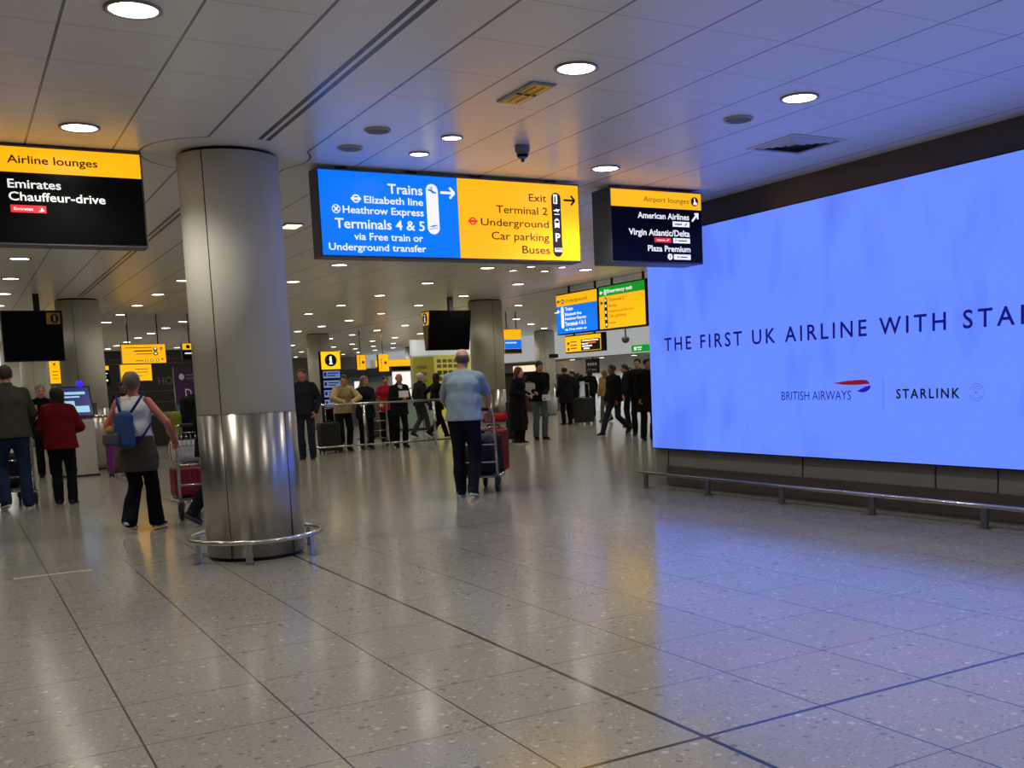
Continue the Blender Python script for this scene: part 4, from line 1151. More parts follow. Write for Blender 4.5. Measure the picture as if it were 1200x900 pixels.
# ------------------------------------------------------------------ trolleys and luggage
def trolley(label, x, y, heading):
    t = thing('baggage_trolley', label, 'trolley', (x, y, 0), math.radians(heading), 'airport baggage trolleys')
    b = MB()
    for s in (-1, 1): b.tube([(s * .25, -.02, .20), (s * .25, .35, .19), (s * .16, .78, .17)], .016, 10)
    b.tube([(-.16, .78, .17), (0, .82, .17), (.16, .78, .17)], .016, 10)
    for yy, w_ in ((.0, .25), (.22, .25), (.44, .23), (.64, .19)): b.tube([(-w_, yy, .195), (w_, yy, .195)], .011, 8)
    b.done('base_frame', M_CHROME, t)
    MB().box(-.2, .2, .02, .66, .204, .214).done('base_plate', M_GREYMETAL, t)
    b = MB()
    for s in (-1, 1): b.tube([(s * .25, 0, .18), (s * .25, -.02, .55), (s * .255, -.07, .95), (s * .25, -.13, 1.03), (s * .22, -.17, 1.04)], .017, 10)
    b.tube([(-.25, -.03, .60), (.25, -.03, .60)], .012, 8); b.tube([(-.25, -.01, .38), (.25, -.01, .38)], .012, 8)
    b.done('upright_frame', M_CHROME, t)
    MB().tube([(-.22, -.17, 1.04), (.22, -.17, 1.04)], .021, 12).done('handle', M_RUBBER, t)
    b = MB()
    for zz, d in ((.80, .0), (.95, .02)):
        b.tube([(-.22, -.06, zz), (-.20, .16 + d, zz), (.20, .16 + d, zz), (.22, -.06, zz)], .006, 6)
    for k in range(9): b.tube([(-.2 + k * .05, .165, .80), (-.2 + k * .05, .185, .95)], .0035, 6)
    for k in range(9): b.tube([(-.2 + k * .05, -.05, .80), (-.2 + k * .05, .165, .80)], .0035, 6)
    b.done('wire_basket', M_CHROME, t)
    def wheel(px, py, r):
        b = MB(); b.lathe([(r * .45, -.014), (r * .92, -.017), (r, -.010), (r, .010), (r * .92, .017), (r * .45, .014)], (px, py, r), 28, 'X')
        w_ = b.done('wheel', M_RUBBER, t)
        MB().lathe([(r * .44, -.018), (r * .2, -.022), (r * .2, .022), (r * .44, .018)], (px, py, r), 20, 'X').done('hub', M_GREYMETAL, w_)
        b = MB()
        for s in (-1, 1): b.box(px + s * .027 - .004, px + s * .027 + .004, py - .02, py + .02, r, r * 2 + .025)
        b.box(px - .031, px + .031, py - .022, py + .022, r * 2 + .012, r * 2 + .03); b.done('fork', M_GREYMETAL, w_)
    wheel(-.25, 0, .085); wheel(.25, 0, .085); wheel(-.09, .72, .065); wheel(.09, .72, .065)
    return t

def suitcase(label, x, y, z, heading, w, d, h, colr, handle=0.0, tilt=0.0, flat=False, group=None, soft=False, cat='suitcase'):
    t = thing('suitcase', label, cat, (x, y, z), math.radians(heading), group)
    if tilt: t.rotation_euler = (math.radians(tilt), 0, math.radians(heading))
    wz = 0.0 if flat else .05
    nm = '%d_%d_%d' % colr
    f = Field((-w / 2 - .03, -d / 2 - .03, wz - .03), (w / 2 + .03, d / 2 + .03, h + .03), .011)
    f.rbox((0, 0, wz + (h - wz) / 2), (w / 2, d / 2, (h - wz) / 2), .055 if not soft else .09)
    if soft: f.wrinkle(.006, int(w * 997), 12, (.3, .3, .3))
    else: f.F += (.0035 * np.maximum(0, np.sin(f.ax[0] * 2 * math.pi / .055))[:, None, None] * (np.abs(f.ax[2][None, None, :] - h / 2) < h * .36)).astype(np.float32)
    f.cut((0, 0, wz), (0, 0, -1))
    M_ = mat('suitcase_shell_' + nm, srgb(*colr), .42 if not soft else .8, noise=.08, nscale=8)
    link_mesh('shell', f.mesh('shell'), M_, t)
    MB().box(-w / 2 - .002, w / 2 + .002, -.008, .008, wz + .03, h - .03, .003).done('zip', M_RUBBER, t)
    b = MB(); b.tube([(-.08, 0, h - .01), (-.08, 0, h + .02), (-.05, 0, h + .035), (.05, 0, h + .035), (.08, 0, h + .02), (.08, 0, h - .01)], .011, 8); b.done('carry_handle', M_RUBBER, t)
    if handle:
        b = MB()
        for s in (-1, 1): b.tube([(s * .10, -d / 2 + .03, h - .02), (s * .10, -d / 2 + .03, h + handle)], .009, 8)
        b.tube([(-.11, -d / 2 + .03, h + handle), (.11, -d / 2 + .03, h + handle)], .015, 8)
        b.done('telescopic_handle', M_CHROME, t)
    if not flat:
        for sx in (-1, 1):
            for sy in (-1, 1):
                MB().lathe([(.010, -.012), (.025, -.012), (.025, .012), (.010, .012)], (sx * (w / 2 - .05), sy * (d / 2 - .045), .025), 16, 'X').tube([(sx * (w / 2 - .05), sy * (d / 2 - .045), .03), (sx * (w / 2 - .05), sy * (d / 2 - .045), wz + .015)], .012, 8).done('wheel', M_RUBBER, t)
    return t

def soft_bag(name, label, x, y, z, heading, half, colr, cat='bag', strap=None, rad=.07, seed=3):
    t = thing(name, label, cat, (x, y, z), math.radians(heading))
    hx, hy, hz = half
    f = Field((-hx - .05, -hy - .05, -.03), (hx + .05, hy + .05, 2 * hz + .05), .010)
    f.rbox((0, 0, hz), half, min(rad, min(half) * .95)); f.wrinkle(.006, seed, 12, (.3, .3, .3)); f.cut((0, 0, 0.0), (0, 0, -1))
    link_mesh('body', f.mesh('body'), cloth('bag_%d_%d_%d' % colr, *colr), t)
    if strap:
        n = 14
        for s in (-1, 1):
            pts = [(-hx * .5 + hx * i / n, s * hy * .55, 2 * hz - .02 + .03 * math.sin(math.pi * i / n)) for i in range(n + 1)]
            MB().tube(pts, .011, 8).done('handle', cloth('bag_%d_%d_%d' % strap, *strap), t)
    return t

# ------------------------------------------------------------------ the queue barrier
t = thing('queue_barrier', 'long tubular steel queue barrier across the hall in front of the waiting people', 'barrier', (6.0, 21.6, 0))
inv = Matrix.Translation(-t.location)
under(MB().tube([(2.0, 21.6, 1.03), (9.95, 21.6, 1.03)], .026, 12).done('top_rail', M_CHROME), t, inv)
under(MB().tube([(2.0, 21.6, .145), (9.95, 21.6, .145)], .022, 12).done('bottom_rail', M_CHROME), t, inv)
for px_ in (2.62, 4.35, 5.98, 7.58, 9.2, 9.93):
    b = MB(); b.tube([(px_, 21.6, .006), (px_, 21.6, 1.0)], .028, 12); b.lathe([(.06, 0), (.06, .010), (.03, .016)], (px_, 21.6, 0), 20)
    under(b.done('post', M_CHROME), t, inv)

# ------------------------------------------------------------------ people in the foreground
blk = (20, 20, 23)
i14 = person('man in light blue T-shirt pushing a loaded luggage trolley, seen from behind', 5.22, 11.36, -33, 1.79, ('tshirt', 'light_blue', (140, 160, 172)), ('trousers', 'navy', (24, 26, 38)), ('balding', 'greying', (84, 76, 70)), 'pink',
             hands={'L': (-.20, .36, .99, vec(-1, -.6, -.2)), 'R': (.24, .37, .99, vec(1, -.6, -.2))}, feet={'L': (-.10, .14, 6, 0), 'R': (.08, -.14, -10, 12)}, lean=9, head=(0, -6), res=.008, girth=1.13, hem=-.05, sleeve=.72, loose=.014, belly=.02, fold=.0032, shoe=((22, 24, 36), (214, 214, 210)), seed=4, legw=1.05)
trolley('luggage trolley pushed by the man in the blue T-shirt', 5.545, 11.75, -40)
def on(cx, cy, hd, u, v):      # a point u right and v ahead of a turned place
    a = math.radians(hd); return cx + u * math.cos(a) - v * math.sin(a), cy + u * math.sin(a) + v * math.cos(a)
a_ = on(5.545, 11.75, -40, 0.0, .135); suitcase('black soft suitcase lying low on the trolley by the blue T-shirt', a_[0], a_[1], .216, -40, .46, .20, .36, (24, 24, 34), flat=True, soft=True)
a_ = on(5.545, 11.75, -40, -.01, .135); soft_bag('holdall', 'grey holdall with dark handles on top of the black suitcase', a_[0], a_[1], .615, -40, (.20, .085, .07), (112, 112, 116), strap=(30, 30, 34))
a_ = on(5.545, 11.75, -40, .03, .40); suitcase('tall black suitcase in the middle of the blue man trolley', a_[0], a_[1], .216, -40, .40, .22, .50, (20, 20, 22), flat=True, soft=True)
a_ = on(5.545, 11.75, -40, .06, .66); suitcase('deep red suitcase at the front of the blue man trolley', a_[0], a_[1], .216, -40, .38, .22, .56, (132, 22, 34), flat=True)
a_ = on(5.545, 11.75, -40, .08, .66); soft_bag('folded_jacket', 'bright red folded jacket on top of the red suitcase', a_[0], a_[1], .835, -40, (.17, .10, .07), (176, 36, 46), 'jacket')

i5 = person('woman in white sleeveless top walking with a blue backpack', 1.56, 11.36, -24, 1.63, ('vest_top', 'white_top', (206, 206, 204)), ('trousers', 'black', (16, 16, 19)), ('updo', 'grey_brown', (104, 92, 82)), 'red', hands={'L': (-.18, .28, 1.06, vec(-1, -.5, -.4)), 'R': (.34, .22, 1.0, vec(.8, -.8, -.2))},
            feet={'L': (-.10, -.16, -10, 24), 'R': (.10, .20, -18, 0)}, lean=4, res=.008, female=True, hem=.02, sleeve=0, loose=.006, flare=.022, shoe=((18, 18, 20), (216, 214, 206)), seed=11, girth=1.06)
f = Field((-.32, -.3, .55), (.32, .3, 1.12), .010)
f.econe((0, 0, 1.02), (0, 0, .72), (.195, .145), (.235, .165), (1, 0, 0), .02); f.wrinkle(.008, 5, 14); f.cut((0, 0, .66), (0, 0, -1)); f.cut((0, 0, 1.045), (0, 0, 1))
o = link_mesh('tied_jacket', f.mesh('tied_jacket'), cloth('taupe', 78, 70, 62), i5['root']); o['label'] = 'taupe jacket tied round the waist'
# hair clip
MB().box(-.05, -.02, -.125, -.105, -.02, .02, .005).done('hair_clip', M_CHROME, i5['root']).location = tuple(i5['hc'] + vec(0, -.02, -.02))
bx, by, bz = local(i5, (-.07, -.185, .95))
t = thing('backpack', 'blue backpack with grey pocket hanging low on the woman in white', 'backpack', (bx, by, bz), math.radians(-24))
f = Field((-.2, -.16, -.04), (.2, .14, .42), .009); f.econe((0.015, 0, .03), (.02, 0, .28), (.105, .070), (.085, .055), (1, 0, 0), .01); f.wrinkle(.009, 8, 16, (.3, .3, .3)); link_mesh('body', f.mesh('body'), cloth('pack_blue', 52, 80, 126), t)
f = Field((-.26, -.2, -.03), (.12, .06, .22), .009); f.rbox((-.09, -.05, .07), (.085, .05, .07), .035); f.wrinkle(.006, 18, 16, (.3, .3, .3)); link_mesh('pocket', f.mesh('pocket'), cloth('pack_grey', 86, 88, 92), t)
f = Field((-.26, -.2, .1), (.0, .0, .28), .009); f.ell((-.10, -.07, .165), (.042, .03, .038)); link_mesh('charm', f.mesh('charm'), cloth('charm_tan', 176, 132, 70), t)
for s in (-1, 1):
    MB().tube([(s * .05 + .05, -.02, .33), (s * .10 + .06, .03, .43), (s * .125 + .065, .10, .50), (s * .12 + .065, .17, .50)], .014, 8).done('shoulder_strap', cloth('pack_strap', 24, 46, 104), t)
MB().tube([(.12, 0, .04), (.19, .05, .10), (.25, .13, .22)], .012, 8).done('side_strap', MATS['cloth_pack_strap'], t)

person('person in a black coat half hidden behind the foreground column', 2.32, 11.30, -52, 1.66, ('coat', 'black', blk), ('trousers', 'black', (16, 16, 19)), ('long', 'dark', (34, 26, 22)), 'tan', hands={'R': (.2, .32, 1.02)},
       feet={'L': (-.10, -.34, 0, 30), 'R': (.10, .30, -5, 0)}, res=.009, female=True, skirt=.06, loose=.03, seed=21, drop=.04, lean=11, shoe=((16, 16, 18), (60, 58, 56)))
trolley('luggage trolley beside the foreground column, pushed by the half hidden person', 2.30, 11.98, 2)
suitcase('white hard suitcase on the trolley beside the foreground column', 2.26, 12.36, .615, 2, .42, .30, .24, (190, 188, 180), flat=True)
suitcase('dark red suitcase lowest on the trolley beside the foreground column', 2.26, 12.36, .216, 2, .44, .32, .36, (116, 18, 30), flat=True)
soft_bag('shoulder_bag', 'yellow green soft bag on the white suitcase', 2.115, 12.36, .895, 2, (.085, .12, .15), (118, 116, 40))
soft_bag('holdall', 'bulky black holdall on the white suitcase beside the foreground column', 2.36, 12.36, .895, 2, (.15, .14, .23), (18, 18, 20), strap=(30, 30, 34), seed=12)

i1 = person('man in olive jacket and blue jeans pushing a trolley at the left edge', 0.60, 15.0, 2, 1.84, ('jacket', 'olive', (66, 66, 52)), ('jeans', 'jeans_blue', (34, 47, 76)), ('short', 'brown', (54, 42, 36)), 'pink', hands={'L': (-.22, .36, 1.02), 'R': (.22, .36, 1.02)},
            feet={'L': (-.12, .0, 14, 12), 'R': (.12, .04, -10, 0)}, lean=6, res=.009, girth=1.14, hem=-.08, loose=.022, shoe=((24, 24, 30), (206, 204, 198)), seed=31, legw=1.08)
trolley('luggage trolley in front of the man in the olive jacket', 0.59, 15.52, 0)
suitcase('black suitcase on the trolley of the olive jacket man', 0.50, 15.95, .216, 0, .46, .30, .48, (22, 22, 24), flat=True, soft=True)
suitcase('dark grey case lying across the front of the olive jacket man trolley', 0.40, 16.24, .216, 90, .26, .62, .25, (60, 60, 64), flat=True)
person('short woman in dark red padded jacket with black bob, seen from behind', 1.16, 15.05, -12, 1.55, ('padded_jacket', 'dark_red', (98, 12, 20)), ('trousers', 'black', (16, 16, 19)), ('bob', 'black', (22, 18, 18)), 'tan', hands={'L': (-.12, .28, 1.08), 'R': (.16, .28, 1.08)},
       feet={'L': (-.09, .02, 5, 0), 'R': (.10, -.06, -14, 0)}, res=.009, female=True, girth=1.12, loose=.035, hem=-.12, seed=41, shoe=((40, 36, 36), (120, 116, 110)), legw=1.08)
person('grey-haired person in black facing us beside the information kiosk', 1.36, 20.9, 180, 1.66, ('coat', 'black', blk), ('trousers', 'black', (16, 16, 19)), ('short', 'silver', (150, 140, 126)), 'pink', hands={'L': (-.12, .26, 1.08), 'R': (.12, .26, 1.08)}, res=.011, loose=.025, hem=-.12, skirt=.1, seed=51, shoe=((18, 18, 20), None))
t = thing('name_card', 'orange striped paper held by the grey-haired person in black', 'paper', (1.24, 20.62, 1.16), 0)
MB().box(-.03, .03, -.006, .006, -.14, .14, .002).done('sheet', mat('orange_paper', srgb(196, 122, 96), .7), t)

# ------------------------------------------------------------------ people at and behind the barrier
person('man in dark jacket just right of the foreground column by the barrier', 5.93, 20.3, 150, 1.80, ('jacket', 'charcoal', (34, 34, 40)), ('jeans', 'dark_jeans', (34, 40, 54)), ('cropped', 'brown', (70, 54, 44)), 'red', res=.011, loose=.022, seed=61, hands={'R': (.26, .2, .95), 'L': (-.22, .1, .92)}, shoe=((20, 20, 22), (60, 60, 60)))
person('man in beige jacket leaning on the barrier with both arms', 7.30, 22.17, 178, 1.74, ('jacket', 'beige', (176, 158, 112)), ('trousers', 'black', (16, 16, 19)), ('short', 'brown', (60, 46, 38)), 'tan', hands={'L': (-.08, .52, 1.08, vec(-1, .2, -.3)), 'R': (.14, .52, 1.08, vec(1, .2, -.3))}, lean=27, head=(-20, -10), res=.011, loose=.02, seed=71, drop=.02)
person('grey-haired woman in dark coat standing behind the barrier post', 7.86, 22.3, 165, 1.64, ('coat', 'dark_navy', (30, 32, 42)), ('trousers', 'black', (16, 16, 19)), ('long', 'ash', (122, 108, 92)), 'pink', hands={'L': (-.05, .34, 1.1), 'R': (.15, .36, 1.08)}, lean=12, head=(30, -8), res=.011, loose=.02, female=True, skirt=.12, seed=81)
person('woman in bright red top reaching an arm out behind the barrier', 8.98, 24.0, 175, 1.64, ('jumper', 'bright_red', (176, 34, 48)), ('trousers', 'black', (16, 16, 19)), ('short', 'dark', (36, 28, 24)), 'tan', hands={'L': (-.58, .14, 1.36, vec(0, -.3, -1)), 'R': (.22, .22, 1.05)}, res=.011, female=True, seed=91, sleeve=.8)
i11 = person('bald man in black suit holding a white name sign behind the barrier', 8.56, 22.05, 182, 1.66, ('suit_jacket', 'suit_black', (24, 24, 30)), ('trousers', 'black', (16, 16, 19)), ('balding', 'greying', (84, 76, 70)), 'red', hands={'L': (-.07, .27, 1.16), 'R': (.07, .27, 1.16)}, head=(0, -12), res=.011, girth=1.12, loose=.02, hem=-.18, seed=101, belly=.02)
f = Field(i11['chest'] + vec(-.1, .02, -.2), i11['chest'] + vec(.1, .2, .2), .008)
f.econe(i11['chest'] + vec(0, .095, .12), i11['chest'] + vec(0, .132, -.12), (.062, .03), (.02, .022), (1, 0, 0), .01)
o = link_mesh('shirt_front', f.mesh('shirt_front'), cloth('shirt_white', 196, 200, 206), i11['root']); o['label'] = 'white shirt front'
lx = local(i11, (0, .31, 1.25)); t = thing('name_sign', 'white name sign held by the bald man in the suit', 'sign', lx, math.radians(182))
MB().box(-.115, .115, -.004, .004, -.075, .075, .002).done('board', mat('white_card', srgb(226, 228, 230), .6), t)
i12 = person('woman with black hair striding to the right behind the barrier', 10.46, 24.4, -82, 1.70, ('coat', 'black', blk), ('trousers', 'black', (16, 16, 19)), ('bob', 'black', (22, 18, 18)), 'tan', feet={'L': (-.08, .34, 0, 0), 'R': (.08, -.34, 0, 38)}, hands={'R': (.22, .26, 1.0), 'L': (-.22, -.18, .98)}, res=.011, female=True, skirt=.06, loose=.02, seed=111, shoe=((22, 22, 24), (200, 198, 192)), drop=.04)
person('white-haired person walking behind the striding woman in black', 10.55, 25.7, -80, 1.70, ('jacket', 'charcoal', (34, 34, 40)), ('trousers', 'grey', (60, 60, 62)), ('short', 'white', (206, 204, 200)), 'pink', feet={'L': (-.08, -.2, 0, 20), 'R': (.08, .24, 0, 0)}, res=.011, loose=.02, seed=121)
person('person in black partly hidden behind the blue T-shirt man', 11.5, 25.3, -60, 1.72, ('jacket', 'black', blk), ('trousers', 'black', (16, 16, 19)), ('short', 'dark', (36, 28, 24)), 'tan', feet={'L': (-.08, .22, 0, 0), 'R': (.08, -.2, 0, 20)}, res=.011, loose=.02, seed=131)
person('red-haired woman in long black coat left of the man with the white bag', 10.6, 20.25, 215, 1.68, ('coat', 'black', blk), ('trousers', 'black', (16, 16, 19)), ('long', 'auburn', (96, 46, 36)), 'pink', res=.011, female=True, skirt=.55, loose=.03, seed=141, hands={'L': (-.18, .2, 1.1), 'R': (.16, .24, 1.12)}, shoe=((24, 24, 26), (180, 176, 168)))
i16 = person('man in black jacket and grey jeans with a white bag under his arm', 11.66, 21.2, 176, 1.82, ('jacket', 'black', blk), ('jeans', 'grey_jeans', (84, 94, 102)), ('short', 'dark', (36, 28, 24)), 'tan', hands={'R': (.22, .20, 1.08), 'L': (-.02, .26, .98)}, head=(0, -10), res=.011, loose=.024, seed=151, girth=1.06, shoe=((22, 22, 24), None))
lx = local(i16, (.30, .17, .98)); soft_bag('tote_bag', 'white tote bag under the arm of the man in grey jeans', lx[0], lx[1], lx[2], 176, (.15, .05, .15), (186, 186, 182), strap=(150, 150, 148))
lx = local(i16, (-.03, .33, .93)); t = thing('leaflet', 'white folded leaflet in the hand of the man in grey jeans', 'paper', lx, math.radians(170))
MB().box(-.10, .10, -.005, .005, -.07, .07, .002).done('sheet', MATS['white_card'], t)
person('dark figure seen from behind beside a big black suitcase', 15.9, 27.2, 5, 1.74, ('coat', 'black', blk), ('trousers', 'black', (16, 16, 19)), ('short', 'dark', (36, 28, 24)), 'tan', res=.012, loose=.03, skirt=.2, seed=161)
suitcase('big black upright suitcase with raised handle in the right aisle', 16.32, 26.9, 0, 20, .62, .34, .80, (22, 22, 24), handle=.42, soft=False)
person('farther of two distant figures under the white bulkhead, left one', 18.44, 31.0, 20, 1.66, ('jacket', 'black', blk), ('trousers', 'black', (16, 16, 19)), ('short', 'dark', (36, 28, 24)), 'tan', res=.013, loose=.02, seed=171)
person('distant figure with raised arm under the white bulkhead, right of its companion', 19.1, 31.0, -20, 1.70, ('jacket', 'black', blk), ('trousers', 'black', (16, 16, 19)), ('bob', 'dark', (36, 28, 24)), 'tan', hands={'L': (-.25, .3, 1.5)}, res=.013, loose=.03, female=True, seed=181)
person('woman in tan hoodie with long brown hair seen from behind', 17.5, 27.5, 5, 1.62, ('hoodie', 'tan', (150, 118, 70)), ('trousers', 'sage', (96, 98, 84)), ('long', 'chestnut', (108, 68, 32)), 'tan', res=.012, female=True, loose=.025, seed=191, feet={'L': (-.1, .12, 0, 0), 'R': (.1, -.14, 0, 16)})
person('man in black striding to the left in front of the tan hoodie', 13.43, 20.7, 95, 1.72, ('jacket', 'black', blk), ('trousers', 'dark_jeans', (34, 40, 54)), ('short', 'dark', (36, 28, 24)), 'brown', feet={'L': (-.08, -.36, 0, 34), 'R': (.08, .36, 0, 0)}, res=.011, loose=.03, seed=201, drop=.05, girth=1.05)
person('slim dark figure right behind the striding man', 15.99, 24.0, 60, 1.72, ('jacket', 'black', blk), ('trousers', 'black', (16, 16, 19)), ('short', 'dark', (36, 28, 24)), 'tan', res=.012, loose=.015, seed=211)
person('person in pale grey coat between two dark figures by the big screen', 16.75, 25.0, 150, 1.64, ('coat', 'pale_grey', (120, 122, 140)), ('trousers', 'black', (16, 16, 19)), ('short', 'dark', (36, 28, 24)), 'pink', res=.012, skirt=.1, loose=.015, seed=221, female=True)
person('tall man in black beside the left edge of the big screen', 13.62, 20.0, 140, 1.78, ('jacket', 'black', blk), ('trousers', 'black', (16, 16, 19)), ('short', 'dark', (36, 28, 24)), 'pink', hands={'R': (.3, .3, .95)}, res=.012, loose=.03, seed=231)
person('person in black cut off by the left edge of the big screen', 12.68, 18.3, 170, 1.74, ('coat', 'black', blk), ('trousers', 'black', (16, 16, 19)), ('short', 'dark', (36, 28, 24)), 'tan', res=.012, loose=.03, skirt=.25, seed=241)
person('person in a dark vest far behind the woman with the backpack', 3.36, 26.0, 200, 1.74, ('tshirt', 'charcoal', (34, 34, 40)), ('trousers', 'black', (16, 16, 19)), ('short', 'dark', (36, 28, 24)), 'brown', res=.012, sleeve=.4, seed=251)
trolley('luggage trolley with a grey rucksack behind the barrier', 8.25, 22.75, 2)
soft_bag('rucksack', 'grey rucksack lying on the trolley behind the barrier', 8.24, 23.15, .216, 2, (.2, .18, .22), (84, 80, 72))
suitcase('black suitcase behind the barrier below the beige jacket', 6.86, 21.86, 0, 10, .46, .26, .66, (22, 22, 24), handle=.30, soft=False)
suitcase('black wheeled suitcase between the striding woman and the barrier', 11.0, 21.2, 0, 10, .40, .26, .95, (20, 20, 22), handle=.25, soft=True)
suitcase('purple suitcase on the floor behind the woman in white', 2.44, 19.8, 0, 10, .42, .26, .62, (110, 24, 116), handle=.35)

# ------------------------------------------------------------------ kiosk, totem, banner, hanging boards, shops beyond the barrier
t = thing('information_kiosk', 'white self service kiosk with slanted lit screen beside the woman in red', 'kiosk', (1.86, 20.5, 0), math.radians(8))
MB().prism([(-.27, -.12, 0), (-.27, .16, 0), (-.27, .16, 1.16), (-.27, -.10, .98)], (.54, 0, 0)).done('cabinet', mat('kiosk_white', srgb(186, 184, 174), .4), t)
MB().box(-.29, .29, -.14, .18, 0, .03).done('plinth', M_BLACKMETAL, t)
scn = MB().prism([(-.30, -.10, 1.06), (-.30, -.05, 1.05), (-.30, .16, 1.58), (-.30, .11, 1.60)], (.60, 0, 0)).done('screen_housing', M_BLACKMETAL, t)
def slant(u0, u1, v0, v1, l=.004):
    P = lambda u, v: (u, -.10 + v * .21 / .577 - l, 1.06 + v * .54 / .577 + l * .4)
    return [P(u0, v0), P(u1, v0), P(u1, v1), P(u0, v1)]
MB().poly(slant(-.27, .27, .03, .55)).done('display', mat('kiosk_blue', srgb(40, 46, 110), .3, emit=.6), scn, recalc=False)
b = MB(); b.poly(slant(-.2, .2, .42, .47, .008)); b.poly(slant(-.2, .1, .36, .39, .008)); b.poly(slant(-.05, .23, .08, .20, .008)); b.poly(slant(-.22, .0, .16, .30, .008)); b.done('screen_graphics', mat('kiosk_cyan', srgb(150, 200, 225), .3, emit=.8), scn, recalc=False)
MB().lathe([(.045, 1.585), (.055, 1.64), (.04, 1.69), (0, 1.70)], (.14, .13, 0), 20).done('beacon', mat('kiosk_beacon', srgb(40, 30, 230), .3, emit=1.5), t)
MB().box(.30, .36, -.05, .05, 1.08, 1.30, .012).done('card_reader', M_GREYMETAL, t)

t = thing('information_totem', 'tall black totem with lit yellow information head beyond the barrier', 'totem', (8.3, 26, 0))
MB().box(-.25, .25, -.1, .1, 0, 2.32, .01).done('body', M_BLACKGLOSS, t)
tp = MB().box(-.245, .245, -.106, -.09, 1.86, 2.305).done('head_panel', mat('lit_totem_yellow', srgb(250, 204, 20), .4, emit=.95), t)
Ft = Face('Y', -.106, .003)
Ft.shape(tp, 'information_disc', [Ft.circ((0, 2.085), .155)], M_BLACKINK)
Ft.shape(tp, 'information_letter', [Ft.rect(-.028, .028, 1.99, 2.12), Ft.circ((0, 2.16), .03, 14), Ft.rect(-.045, .045, 1.985, 2.005), Ft.rect(-.045, .02, 2.105, 2.125)], W, 2.0)
for k, zz in enumerate((1.66, 1.42, 1.18, .94)):
    pz = MB().box(-.22, .22, -.106, -.09, zz - .02, zz + .16).done('list_panel', mat('lit_list_blue', srgb(112, 136, 196), .4, emit=.55), t)
    Ft.shape(pz, 'print', [Ft.rect(-.2, -.14, zz + .03, zz + .12), Ft.rect(-.1, .18, zz + .09, zz + .115), Ft.rect(-.1, .1, zz + .03, zz + .055)], M_BLACKINK)

t = thing('roller_banner', 'purple pull-up banner with teal foot left of the foreground column', 'banner', (4.86, 26.0, 0), 0)
MB().box(-.32, .32, -.01, .01, .10, 2.02, .002).done('print', mat('banner_purple', srgb(62, 22, 84), .55), t)
MB().box(-.32, .32, -.013, .013, .98, 1.14).done('teal_band', mat('banner_teal', srgb(34, 128, 138), .55), t)
MB().box(-.36, .36, -.08, .08, 0, .10, .02).done('base', M_CHROME, t)
MB().tube([(-.335, 0, .1), (-.335, 0, 2.03)], .012, 8).done('edge_pole', M_CHROME, t)
Fb = Face('Y', 25.987, .002)
fb = Face('Y', -.011, .002)
pl = MATS['white_card']
fb.shape(t, 'emblem', [fb.circ((-.16, 1.80), .06, 20, .075)], pl)
fb.shape(t, 'print_lines', [fb.rect(-.06, .28, 1.82, 1.85), fb.rect(-.06, .26, 1.74, 1.77)], mat('banner_grey', srgb(130, 110, 140), .6))
fb.text(t, 'D', -.1, .04, 1.32, .19, pl, .0)

def board(name, label, x0, x1, y, z0, z1, rods, m=M_LIT_Y, depth=.12):
    t = thing(name, label, 'sign', ((x0 + x1) / 2, y, z0)); inv = Matrix.Translation(-t.location)
    under(MB().box(x0 - .01, x1 + .01, y + .003, y + depth, z0 - .01, z1 + .01).done('housing', M_BLACKMETAL), t, inv)
    p = under(MB().box(x0, x1, y - .003, y + .003, z0, z1).done('face_panel', m), t, inv)
    for r in rods: under(MB().tube([(r, y + depth / 2, z1 + .01), (r, y + depth / 2, ZC)], .014, 8).done('hanger', M_BLACKMETAL), t, inv)
    return t, inv, p
t, inv, p = board('direction_sign', 'yellow lit hanging sign over the far left hall, upper of two', 3.44, 4.39, 26, 2.14, 2.57, (3.6, 4.25))
fs = Face('Y', 25.997, .004)
fs.shape(p, 'print', [fs.rect(3.52, 4.1, 2.49, 2.505), fs.rect(3.7, 4.1, 2.41, 2.435), fs.rect(3.75, 4.1, 2.345, 2.36), fs.rect(3.72, 3.9, 2.19, 2.205)], M_INK)
fs.shape(p, 'pictogram', [fs.circ((4.17, 2.46), .05, 16), fs.circ((4.17, 2.36), .05, 16), fs.circ((3.96, 2.2), .035, 14), fs.circ((4.08, 2.2), .035, 14), fs.circ((4.2, 2.2), .035, 14)], M_BLACKINK)
fs.shape(p, 'pictogram_detail', [fs.circ((4.17, 2.47), .028, 12), fs.circ((4.17, 2.36), .026, 12), fs.circ((3.96, 2.2), .02, 10), fs.circ((4.08, 2.2), .02, 10), fs.circ((4.2, 2.2), .02, 10)], W, 2.0)
fs.shape(p, 'arrow', fs.arrow((4.30, 2.42), (4.30, 2.50), .016, .03) + fs.arrow((4.31, 2.19), (4.31, 2.25), .014, .025), M_INK)
t, inv, p = board('direction_sign', 'plain yellow lit board fixed below the far left yellow sign', 3.38, 4.05, 26, 1.74, 2.115, ())
under(MB().tube([(3.6, 26.06, 2.124), (3.6, 26.06, 2.1305)], .012, 8).done('link', M_BLACKMETAL), t, inv); under(MB().tube([(3.9, 26.06, 2.124), (3.9, 26.06, 2.1305)], .012, 8).done('link', M_BLACKMETAL), t, inv)
fs.shape(p, 'print', [fs.rect(3.7, 3.98, 2.0, 2.012), fs.rect(3.74, 3.98, 1.93, 1.942), fs.rect(3.56, 3.84, 1.85, 1.862)], M_INK)
t, inv, p = board('direction_sign', 'narrow tall yellow board hanging left of the far left cream column', 2.36, 2.62, 32, 1.83, 2.46, (2.49,))
fs2 = Face('Y', 31.997, .004)
fs2.shape(p, 'arrow', fs2.arrow((2.49, 2.3), (2.49, 2.38), .02, .035), M_INK)
